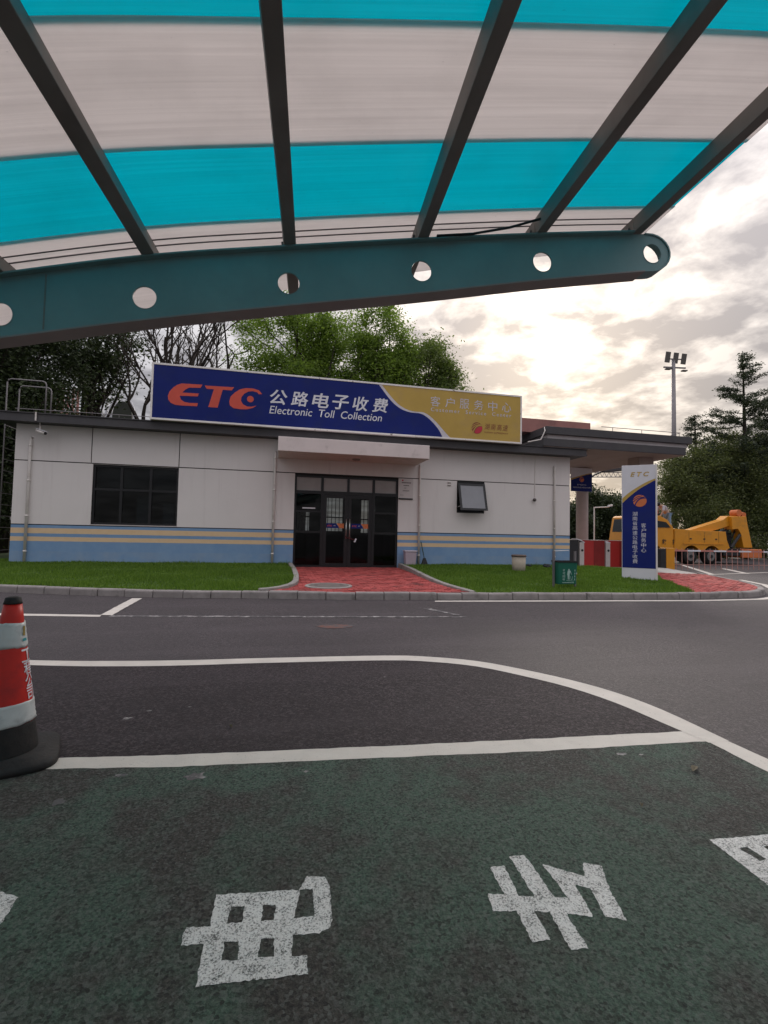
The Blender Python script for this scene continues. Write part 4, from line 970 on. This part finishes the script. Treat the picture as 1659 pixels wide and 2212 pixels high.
# ================================================================== RECOVERY TRUCK
tk = thing('recovery_truck', 'yellow recovery truck with a raised towing boom parked behind the barrier', 'truck', (19, 20.2, 0))
T0, T1 = 19.2, 21.15
def arc_(cx, cz, r, a0, a1, n=12): return [(cx+r*cos(R(a0+(a1-a0)*k/n)), cz+r*sin(R(a0+(a1-a0)*k/n))) for k in range(n+1)]
cabp = [(16.50,.45),(16.50,1.12),(16.55,1.45),(16.70,2.24),(16.82,2.32),(17.85,2.32),(18.28,2.12),(18.60,1.74),(18.60,.55),(18.15,.5)]+arc_(17.5,.44,.48,0,180)+[(16.8,.45)]
cb = part('cab', MB().prism(cabp, T0+.03, T1-.03), TRUCKY, tk, bevel=.02)
for q in ([(16.68,1.52),(16.80,2.14),(17.35,2.16),(17.35,1.50)],[(17.50,1.76),(17.50,2.10),(18.15,2.02),(18.42,1.76)]):
    wall_fill([q], T0+.006, mat('truck_glass', (.012,.016,.018), .12), cb, 'window')
part('windscreen', MB().add([(16.553,T0+.2,1.52),(16.553,T1-.2,1.52),(16.672,T1-.2,2.16),(16.672,T0+.2,2.16)], [(0,1,2,3)]), MATS['truck_glass'], cb)
part('mirror', MB().box(16.40,16.47,T0-.16,T0-.04,1.55,1.95).tube([(16.44,T0-.1,1.95),(16.64,T0+.05,2.05)], .015, 6), DARK, cb)
wall_fill([[(16.7,.98),(16.9,1.12),(17.4,1.22),(17.4,1.16),(17.0,1.04),(16.8,.92)]], T0+.004, BLUE, cb, 'door_stripe')
lb = part('light_bar', MB().box(17.15,18.0,T0+.3,T1-.3,2.42,2.60), mat('beacon_red', (.40,.06,.035), .3), tk, bevel=.02)
box('light_bar_mount', (17.2,17.8,T0+.6,T1-.6,2.315,2.42), DARK, tk)
body_ = [(18.62,.62),(18.62,1.72),(19.5,1.67),(21.64,1.635),(21.72,1.18),(21.88,.84),(21.62,.66),(21.40,.64)]+arc_(20.80,.42,.50,25,155)+[(20.2,.63)]+arc_(19.60,.42,.50,25,155)+[(18.9,.63)]
bo = part('body', MB().prism(body_, T0, T1), TRUCKY, tk, bevel=.012)
box('body_rib', (19.1,21.5,T0-.03,T0-.002,.99,1.02), TRUCKY, bo)
for x in (18.64,19.45,20.35,21.2): box('panel_seam', (x,x+.012,T0-.004,T0-.001,1.08,1.60), DARK, bo)
for k in range(5): part('hose', MB().tube([(21.75+.05*k,19.45,1.3+.04*k),(22.0+.06*k,19.32,1.05+.1*k),(22.25+.05*k,19.4,1.35+.08*k),(22.45,19.45,1.75-.05*k)], .018, 6), RUBBER, tk, True)
for x in (18.75,21.5): box('marker_lamp', (x,x+.08,T0-.02,T0-.002,.70,.74), mat('lamp_amber', (.55,.16,.02), .3), bo)
box('mudguard', (19.05,19.10,T0+.02,T0+.4,.15,.6), RUBBER, tk); box('mudguard', (21.32,21.36,T0+.02,T0+.4,.15,.6), RUBBER, tk)
for x in (19.5,20.3,21.0): box('locker_latch', (x,x+.10,T0-.014,T0-.002,1.22,1.28), DARK, bo)
for ch, a, b in (('救',17.93,18.17),('援',18.52,18.78)): wall_text(ch, a, b, .96, 1.21, T0-.004 if a > 18.6 else T0+.012, INK, bo if a > 18.3 else cb, 'character', offset=.02)
bpy.data.objects[-1] if False else None
def wheel(x, y, r_=.40):
    w_ = part('wheel', MB().tube([(x,y,r_),(x,y+.05,r_),(x,y+.25,r_),(x,y+.28,r_)], [r_-.03,r_,r_,r_-.03], 28), RUBBER, tk, True)
    part('rim', MB().tube([(x,y-.012,r_),(x,y+.02,r_)], r_*.56, 24), mat('wheel_rim', (.18,.17,.165), .5, .2), w_)
    part('hub', MB().tube([(x,y-.05,r_),(x,y+.0,r_)], r_*.20, 14), DARK, w_)
for x in (17.5, 19.6, 20.8):
    wheel(x, T0+.06); wheel(x, T1-.36)
box('chassis', (16.6,21.6,T0+.5,T1-.5,.45,.62), DARK, tk)
boom_ = [(19.57,1.63),(21.73,2.24),(22.02,2.44),(22.60,2.45),(22.48,2.05),(21.63,1.80),(20.84,1.60)]
bmo = part('boom', MB().prism(boom_, 19.40, 19.85), TRUCKY, tk, bevel=.015)
part('boom_stay', MB().prism([(22.05,2.40),(22.97,2.44),(23.05,2.0),(23.33,.86),(22.78,.86),(22.62,1.55),(22.45,1.80),(22.1,1.75)], 19.25, 19.70), TRUCKY, tk, bevel=.015)
part('boom_head', MB().tube([(22.65,19.35,2.60),(22.65,19.75,2.60)], .17, 14).tube([(22.95,19.35,2.52),(22.95,19.75,2.52)], .13, 14), ORANGE, bmo)
for k, (a, b, r_) in enumerate((((21.7,19.6,1.05),(22.3,19.6,1.95),.09),((21.95,19.2,.85),(22.5,19.2,1.5),.07),((21.8,20.0,1.4),(22.4,20.0,1.7),.10))):
    part('hydraulic_ram', MB().tube([a, b], r_, 10), DARK, tk)
box('winch_housing', (21.74,22.45,19.6,20.9,.86,1.62), DARK, tk, .03)
box('cross_bar', (22.75,24.0,19.3,20.9,.34,.78), ORANGE, tk, .03)
box('rear_bumper', (21.65,22.7,19.35,21.0,.44,.80), DARK, tk, .02)
box('front_bumper', (16.36,16.52,T0+.03,T1-.03,.35,.75), DARK, tk, .02)

# person bending over on the truck body, one continuous skinned figure
def skinned(name, verts, edges, radii, material, parent, root):
    me = bpy.data.meshes.new(name); me.from_pydata(verts, edges, []); o = bpy.data.objects.new(name, me); COL.objects.link(o)
    o.parent = parent; o.matrix_parent_inverse = Matrix.Translation(-Vector(parent.location))
    sk = o.modifiers.new('skin', 'SKIN'); ss = o.modifiers.new('sub', 'SUBSURF'); ss.levels = ss.render_levels = 2
    for i, r_ in enumerate(radii):
        q = me.skin_vertices[0].data[i]; q.radius = (r_, r_) if not hasattr(r_, '__len__') else r_; q.use_root = (i == root)
    me.materials.append(material); return o
per = thing('person', 'person in a pale striped top and blue jeans bending over on the truck', 'person', (18.85, 19.8, 1.70))
px, py = 18.78, 19.80
SKIN = mat('skin', (.42,.26,.19), .6); JEAN = mat('denim', (.17,.27,.40), .85, .12, 8); SHIRT = mat('striped_cotton', (.48,.46,.50), .85, .06, 6); HAIR = mat('hair', (.015,.012,.011), .6)
def ofs(L): return [(px+a, py+b, 1.72+c) for a, b, c in L]
bodyv = ofs([(0,0,.74),(-.06,0,.86),(-.20,0,1.02),(-.33,0,1.12),(-.41,0,1.15),(-.52,0,1.16),
             (.0,-.10,.68),(.02,-.11,.36),(.03,-.11,.04),(-.09,-.12,.01),(.0,.10,.68),(-.06,.11,.38),(.04,.11,.04),(-.08,.12,.01),
             (-.33,-.16,1.08),(-.42,-.19,.84),(-.52,-.16,.66),(-.58,-.15,.60),(-.33,.16,1.08),(-.44,.19,.86),(-.56,.15,.70),(-.62,.14,.64)])
ed = [(0,1),(1,2),(2,3),(3,4),(4,5),(0,6),(6,7),(7,8),(8,9),(0,10),(10,11),(11,12),(12,13),(3,14),(14,15),(15,16),(16,17),(3,18),(18,19),(19,20),(20,21)]
rad_ = [.135,.125,.14,.13,.055,.095,.095,.065,.045,.04,.095,.065,.045,.04,.06,.045,.033,.03,.06,.045,.033,.03]
skinned('body', bodyv, ed, rad_, SKIN, per, 0)
skinned('jeans', [bodyv[i] for i in (0,6,7,8,10,11,12)], [(0,1),(1,2),(2,3),(0,4),(4,5),(5,6)], [.15,.112,.082,.068,.112,.082,.068], JEAN, per, 0)
skinned('striped_top', [bodyv[i] for i in (1,2,3,14,15,18,19)], [(0,1),(1,2),(2,3),(3,4),(2,5),(5,6)], [.142,.155,.145,.075,.058,.075,.058], SHIRT, per, 0)
b = bmesh.new(); bmesh.ops.create_uvsphere(b, u_segments=16, v_segments=10, radius=.105)
for q in b.verts: q.co += Vector((px-.53, py, 1.72+1.205))
me = bpy.data.meshes.new('hair'); b.to_mesh(me); b.free(); part('hair', me, HAIR, per, True)
for s_y in (-1, 1):
    for k in range(5):
        bx_ = Vector((px-.58 if s_y < 0 else px-.62, py+s_y*.145, 1.72+(.60 if s_y < 0 else .64))); a_ = (k-2)*.016
        part('finger', MB().tube([bx_+Vector((0,a_,0)), bx_+Vector((-.04,a_*1.3,-.03)), bx_+Vector((-.055,a_*1.3,-.07+.01*abs(k-2)))], [.010,.009,.007], 6), SKIN, per, True)

# ================================================================== POLES
fl = thing('floodlight_mast', 'tall grey mast with three floodlights and two street lamp heads', 'light mast', (29.1, 30, 0))
part('mast', MB().tube([(29.1,30,0),(29.1,30,14.95)], [.21,.13], 16), GALV, fl, True)
part('upper_arm', MB().beam((28.4,30,14.95),(30.0,30,15.05), .07, .07), GALV, fl); part('lower_arm', MB().beam((28.22,30,14.28),(30.2,30,14.40), .09, .10), GALV, fl)
LH = mat('lamp_housing', (.115,.105,.095), .6)
for x in (28.5, 29.22, 29.95): part('floodlight', MB().obox((x,29.9,15.05), (.20,0,.0), (0,.05,.02), (.02,-.06,.40)), LH, fl, bevel=.02)
for x in (28.52, 29.98): part('lamp_head', MB().obox((x,29.9,14.13), (.22,0,.01), (0,.12,0), (0,0,.05)), LH, fl, bevel=.02)
cp = thing('camera_pole', 'slim white pole with a camera on its side arm beyond the gate', 'pole', (16.29, 22, 0))
part('pole', MB().tube([(16.29,22,0),(16.29,22,2.83)], .035, 8), PIPE, cp); part('arm', MB().tube([(16.29,22,2.80),(17.2,22,2.86)], .028, 8), PIPE, cp)
part('camera', MB().obox((17.22,21.95,2.93), (.12,0,.02), (0,.05,0), (0,0,.045)), SWHITE, cp)
lp = thing('street_lamp', 'dark street lamp with a curved arm seen under the canopy edge', 'street lamp', (18.7, 26, 0))
part('pole', MB().tube([(18.7,26,0),(18.72,26,4.4),(18.83,26,4.83),(19.23,26,5.12),(19.86,26,5.40)], [.09,.07,.06,.05,.05], 10), DARK, lp, True)
part('lamp_head', MB().obox((20.62,26,5.53), (.80,0,.10), (0,.2,0), (-.02,0,.11)), mat('lamp_grey', (.05,.05,.055), .5), lp, bevel=.04)
gt = thing('gantry', 'distant steel truss gantry over the highway beyond the gate', 'gantry', (31, 40, 0))
for z in (7.15, 7.62): part('chord', MB().tube([(24.5,40,z-.35),(33.5,40,z+.1)], .05, 6), GALV, gt)
for k in range(18): x = 24.5+.5*k; part('lattice', MB().tube([(x,40,6.80+.05*.5*k),(x+.25,40,7.27+.05*.5*k),(x+.5,40,6.83+.05*.5*k)], .028, 5), GALV, gt)
for x in (24.5, 33.4): part('leg', MB().tube([(x,40,0),(x,40,7.4)], .16, 8), GALV, gt)

# ================================================================== BACKGROUND BUILDING (behind the left-hand trees)
bb = thing('background_building', 'far pale building with pink lattice screens and an arched canopy behind trees', 'building', (-12, 31, 0))
box('wall', (-15,-8.8,31,36,0,8.0), mat('far_wall', (.46,.44,.42), .9), bb)
for k in range(14):
    x = -13.2+k*.26; part('screen_slat', MB().box(x,x+.13,30.9,30.96,5.0,9.4), PINK if k < 9 else SWHITE, bb)
part('arched_canopy', MB().prism([(-9.6,4)]+[(-9.08+.52*cos(R(180-180*k/12)), 7.7+.85*sin(R(180-180*k/12))) for k in range(13)]+[(-8.56,4)], 29.8, 31), mat('arch_green', (.045,.05,.04), .8), bb)
pa = [(-9.08+.66*cos(R(180-180*k/12)), 7.72+1.05*sin(R(180-180*k/12))) for k in range(13)]
part('arch_trim', MB().tube([(x,29.75,z) for x, z in [(-9.74,4)]+pa+[(-8.42,4)]], .07, 6), SWHITE, bb)

# ================================================================== TREES
def leaves(name, centers, spread, per, size, material, parent, seed, flat=.8, droop=0.0):
    r = np.random.default_rng(seed); c = np.repeat(np.asarray(centers, float), per, axis=0); n = len(c)
    sp = np.repeat(np.asarray(spread, float), per)[:, None] if hasattr(spread, '__len__') else spread
    p = c+r.normal(0, 1, (n, 3))*sp*np.array([1, 1, flat]); p[:, 2] -= droop*np.abs(r.normal(0, 1, n))
    a = r.normal(0, 1, (n, 3)); a[:, 2] *= .6; a /= np.linalg.norm(a, axis=1)[:, None]
    b = np.cross(a, r.normal(0, 1, (n, 3))); b /= np.linalg.norm(b, axis=1)[:, None]
    L = size*r.uniform(.6, 1.3, n)[:, None]; W = L*r.uniform(.35, .55, n)[:, None]
    nn = np.cross(a, b)*L*.12
    v = np.stack([p-a*L*.5, p+b*W*.5+nn, p+a*L*.5, p-b*W*.5+nn], 1).reshape(-1, 3)
    f = np.arange(4*n).reshape(-1, 4)
    return part(name, np_mesh(name, v, f), material, parent)
def branchy(rnd, base, top, r0_, targets, mb, wob=.25, n=6, r1=.02):
    """trunk with limbs bending to every target"""
    base, top = Vector(base), Vector(top); pts = [base.lerp(top, k/6)+Vector((rnd.uniform(-wob, wob), rnd.uniform(-wob, wob), 0))*(0 if k == 0 else .5) for k in range(7)]
    mb.tube(pts, [r0_*(1-.72*k/6) for k in range(7)], 8)
    for t in targets:
        t = Vector(t); i = rnd.randint(2, 6); s = pts[i]; ln = (t-s).length
        q = [s, s.lerp(t, .35)+Vector((rnd.uniform(-1, 1), rnd.uniform(-1, 1), rnd.uniform(-.3, .6)))*ln*.09, s.lerp(t, .7)+Vector((rnd.uniform(-1, 1), rnd.uniform(-1, 1), rnd.uniform(-.4, .4)))*ln*.08, t]
        rr = r0_*(1-.72*i/6)*.55; mb.tube(q, [rr, rr*.7, rr*.45, rr*.2+.004], 5, False)
def ell_points(rnd, c, rad, n, inner=.45):
    o = []
    for _ in range(n):
        while True:
            v = Vector((rnd.gauss(0,1), rnd.gauss(0,1), rnd.gauss(0,1)))
            if v.length > .1: break
        v.normalize(); k = inner+(1-inner)*rnd.random()**.55
        o.append((c[0]+v.x*rad[0]*k, c[1]+v.y*rad[1]*k, c[2]+v.z*rad[2]*k))
    return o
def broadleaf(name, label, base, lobes, n_cl, per, size, material, seed, trunk=.22, spread=.42, group=None, inner=.45):
    rnd = random.Random(seed); t = thing(name, label, 'tree', base, group)
    cl = []
    vols = [a[1][0]*a[1][1]*a[1][2] for a in lobes]; tv = sum(vols)
    for (c, rad), vv in zip(lobes, vols): cl += ell_points(rnd, c, rad, max(3, int(n_cl*vv/tv)), inner)
    sp = [spread*rnd.uniform(.55, 1.35) for _ in cl]
    mb = MB(); topz = max(c[2] for c, _ in lobes); cxm = sum(c[0] for c, _ in lobes)/len(lobes); cym = sum(c[1] for c, _ in lobes)/len(lobes)
    branchy(rnd, base, (cxm, cym, topz), trunk, rnd.sample(cl, min(len(cl), 46)), mb)
    part('trunk', mb, BARK, t); leaves('crown', cl, sp, per, size, material, t, seed); return t
# camphor trees behind the sign
GT = 'green trees behind the roof sign'
broadleaf('camphor_tree', 'wide bright green tree rising behind the ETC lettering of the roof sign', (1.0,24,0), [((0.2,24,10.6),(2.6,2.2,2.3)),((2.7,24.5,10.9),(1.8,2.0,2.0)),((1.2,24,8.6),(2.6,2.2,1.5))], 125, 290, .155, LEAF_G, 11, .26, .40, GT)
broadleaf('camphor_tree', 'tallest bright green tree rising behind the middle of the roof sign', (5.1,24.3,0), [((5.0,24.3,11.3),(1.7,1.8,2.2)),((4.9,24.4,9.0),(2.2,2.0,1.8))], 90, 330, .155, LEAF_G, 12, .24, .38, GT)
broadleaf('camphor_tree', 'lower olive green tree rising behind the gold end of the roof sign', (7.6,25.2,0), [((7.5,25.2,10.2),(1.7,1.8,2.1)),((8.8,25.2,8.4),(1.7,1.8,1.9)),((7.0,25,8.2),(1.6,1.6,1.6))], 105, 330, .155, LEAF_O, 13, .24, .38, GT)
# nearly bare trees
def bare_tree(label, base, h, seed, lean):
    rnd = random.Random(seed); t = thing('bare_tree', label, 'tree', base, 'nearly bare trees left of the sign'); mb = MB(); tips = []
    def grow(p, d, ln, r_, lvl):
        pts = [p]; q = p.copy(); dd = d.copy()
        for k in range(4):
            dd = (dd+Vector((rnd.uniform(-1,1), rnd.uniform(-1,1), rnd.uniform(-.3,.6)))*.16).normalized(); q = q+dd*ln/4; pts.append(q.copy())
        mb.tube(pts, [r_*(1-.10*k) for k in range(5)], 7 if lvl < 2 else 4, False)
        if lvl >= 5: tips.append(tuple(q)); return
        if lvl >= 3: tips.append(tuple(pts[2]))
        for k in range(rnd.choice((2,3)) if lvl < 4 else 2):
            nd = (dd+Vector((rnd.uniform(-1,1), rnd.uniform(-1,1), rnd.uniform(-.15,.8)))*(.5 if lvl < 1 else .8)).normalized()
            grow(pts[rnd.choice((3,4,4))], nd, ln*rnd.uniform(.60,.80), r_*rnd.uniform(.52,.68), lvl+1)
    grow(Vector(base), Vector((lean, 0, 1)).normalized(), h*.36, .24, 0)
    part('trunk', mb, BARK, t); leaves('dry_leaves', tips, .16, 2, .13, DEADL, t, seed); return t
bare_tree('nearly bare dark tree standing closest to the sign corner', (-3.9,22,0), 12.5, 23, .02)
bare_tree('nearly bare dark tree with slanting limbs next to the evergreens', (-5.6,22.5,0), 12.5, 35, .03)
bare_tree('slender nearly bare tree between the other leafless trees', (-4.9,23.5,0), 12.0, 31, -.02)
# dark evergreens at the end of the building
EV = 'dark evergreens behind the left end of the building'
broadleaf('evergreen_tree', 'dark evergreen tree behind the roof ladder', (-9.6,19.5,0), [((-9.6,19.5,7.4),(2.0,2.2,2.4)),((-9.3,19.0,4.4),(1.9,2.0,2.0))], 150, 330, .14, LEAF_D, 41, .25, .45, EV, .3)
broadleaf('evergreen_tree', 'dark evergreen with gaps showing the pink lattice building', (-8.2,23,0), [((-8.6,23,9.4),(2.0,2.0,1.7)),((-8.0,23,7.8),(1.2,1.4,1.0))], 62, 170, .18, LEAF_D, 42, .22, .40, EV)
broadleaf('evergreen_tree', 'dense dark evergreen reaching the ground past the building end wall', (-11.8,17.8,0), [((-11.8,17.8,5.4),(2.2,2.0,3.4)),((-10.4,17.2,2.2),(2.2,1.6,2.2))], 150, 330, .14, LEAF_D, 43, .25, .48, EV, .25)
broadleaf('evergreen_tree', 'tall dark evergreen farther back at the left end', (-13.5,22,0), [((-13.3,22,8.6),(2.6,2.4,3.0)),((-12.6,22,4.6),(2.4,2.2,2.6))], 150, 210, .19, LEAF_D, 44, .26, .5, EV, .3)
# right-hand side: conifers over a dense belt of broadleaf trees
def conifer(label, base, h, z0, rad, seed, material, per=34):
    rnd = random.Random(seed); t = thing('conifer_tree', label, 'tree', base, 'conifers above the truck'); mb = MB(); B = Vector(base); cl = []
    mb.tube([B, B+Vector((.1,0,h*.5)), B+Vector((0,0,h))], [.24,.14,.02], 8)
    z = z0
    while z < h-.1:
        f = 1-(z-z0)/(h-z0); L = rad*(f**.8)*rnd.uniform(.65,1.25)+.18
        for k in range(rnd.choice((2,3,3))):
            a = rnd.uniform(0, 2*pi); d = Vector((cos(a), sin(a), rnd.uniform(-.02,.34)))
            s = B+Vector((0,0,z)); q = [s, s+d*L*.5+Vector((0,0,.03)), s+d*L+Vector((0,0,.10*L))]
            mb.tube(q, [.04*f+.012,.03*f+.008,.006], 5, False)
            for u in np.arange(.30, 1.02, .16/max(L, .3)*1.0): cl.append(tuple(s+d*L*u+Vector((rnd.uniform(-.1,.1),rnd.uniform(-.1,.1),rnd.uniform(-.06,.06)+.08*L*u*u))))
        z += rnd.uniform(.22,.40)
    part('trunk', mb, BARK, t); leaves('crown', cl, .135, per, .13, material, t, seed, .5, .05); return t
conifer('tall ragged conifer standing above the truck boom', (30.9,26,0), 14.3, 5.0, 3.1, 51, LEAF_C)
conifer('short ragged conifer between the light mast and the tall conifer', (27.4,26.5,0), 9.7, 4.5, 1.8, 52, LEAF_C)
conifer('conifer leaning out at the far right above the truck', (34.8,27,0), 12.4, 4.0, 2.8, 53, LEAF_C)
BT = 'broadleaf belt behind the truck'
broadleaf('broadleaf_tree', 'olive broadleaf tree at the gate-side end of the belt behind the truck', (26.8,26,0), [((26.9,26,4.9),(2.2,2.0,2.4)),((26.6,25.4,2.6),(2.2,1.6,2.2))], 150, 330, .14, LEAF_R, 61, .25, .42, BT, .3)
broadleaf('broadleaf_tree', 'olive broadleaf tree behind the recovery truck body', (30.2,27,0), [((30.2,27,5.6),(2.7,2.4,2.9)),((29.9,26,2.8),(2.8,2.0,2.6))], 210, 330, .14, LEAF_R, 62, .28, .46, BT, .3)
broadleaf('broadleaf_tree', 'dark broadleaf tree behind the towing boom', (34.2,27.5,0), [((34.2,27.5,6.0),(2.8,2.4,3.4)),((34.0,26.5,2.8),(3.0,2.0,2.8))], 210, 330, .14, LEAF_D, 63, .28, .46, BT, .3)
broadleaf('broadleaf_tree', 'dark broadleaf tree at the far right of the belt', (38.5,28.5,0), [((38.5,28.5,6.0),(3.0,2.4,4.2)),((38,27.5,2.6),(3.0,2.0,2.6))], 170, 220, .20, LEAF_D, 64, .28, .5, BT, .3)
FT = 'distant trees seen under the gate canopy'
for k, (x, y, rx, h) in enumerate(((29.6,44,2.6,4.6),(33.6,45,2.8,6.2),(37.2,46,2.8,6.0),(41.5,48,3.4,6.6))):
    broadleaf('distant_tree', ('distant dark tree seen between the building corner and the round column','distant dark tree seen behind the white camera pole','distant dark tree seen beside the truck cab','distant dark tree behind the truck cab roof')[k], (x,y,0), [((x,y,h*.62),(rx,2.4,h*.40)),((x,y,h*.30),(rx*1.05,2.2,h*.32))], 110, 200, .26, LEAF_D, 70+k, .25, .55, FT, .25)

# ================================================================== LITTER ON THE GROUND
for k, (x, y, sz, a) in enumerate(((2.15,2.10,.040,.6),(-.25,3.05,.022,2.1),(1.62,1.86,.018,4.0))):
    v = [Vector((cos(t)*sz*(1 if abs(cos(t)) > .9 else .8), sin(t)*sz*.38, .006+.010*abs(sin(t)))) for t in np.linspace(0, 2*pi, 11)[:-1]]
    me = MB().add([(0,0,.004)]+v, [(0, i+1, (i+1) % 10+1) for i in range(10)]).mesh('fallen_leaf', False)
    o = link('fallen_leaf', me, mat('withered_leaf', (.13,.11,.07), .8)); o.location = (x, y, .004); o.rotation_euler = (0, 0, a)
    tag(o, ('largest withered leaf lying by the side line of the green bay','small withered leaf lying on asphalt inside the curved line','tiny withered leaf lying on the green coating')[k], 'leaf')
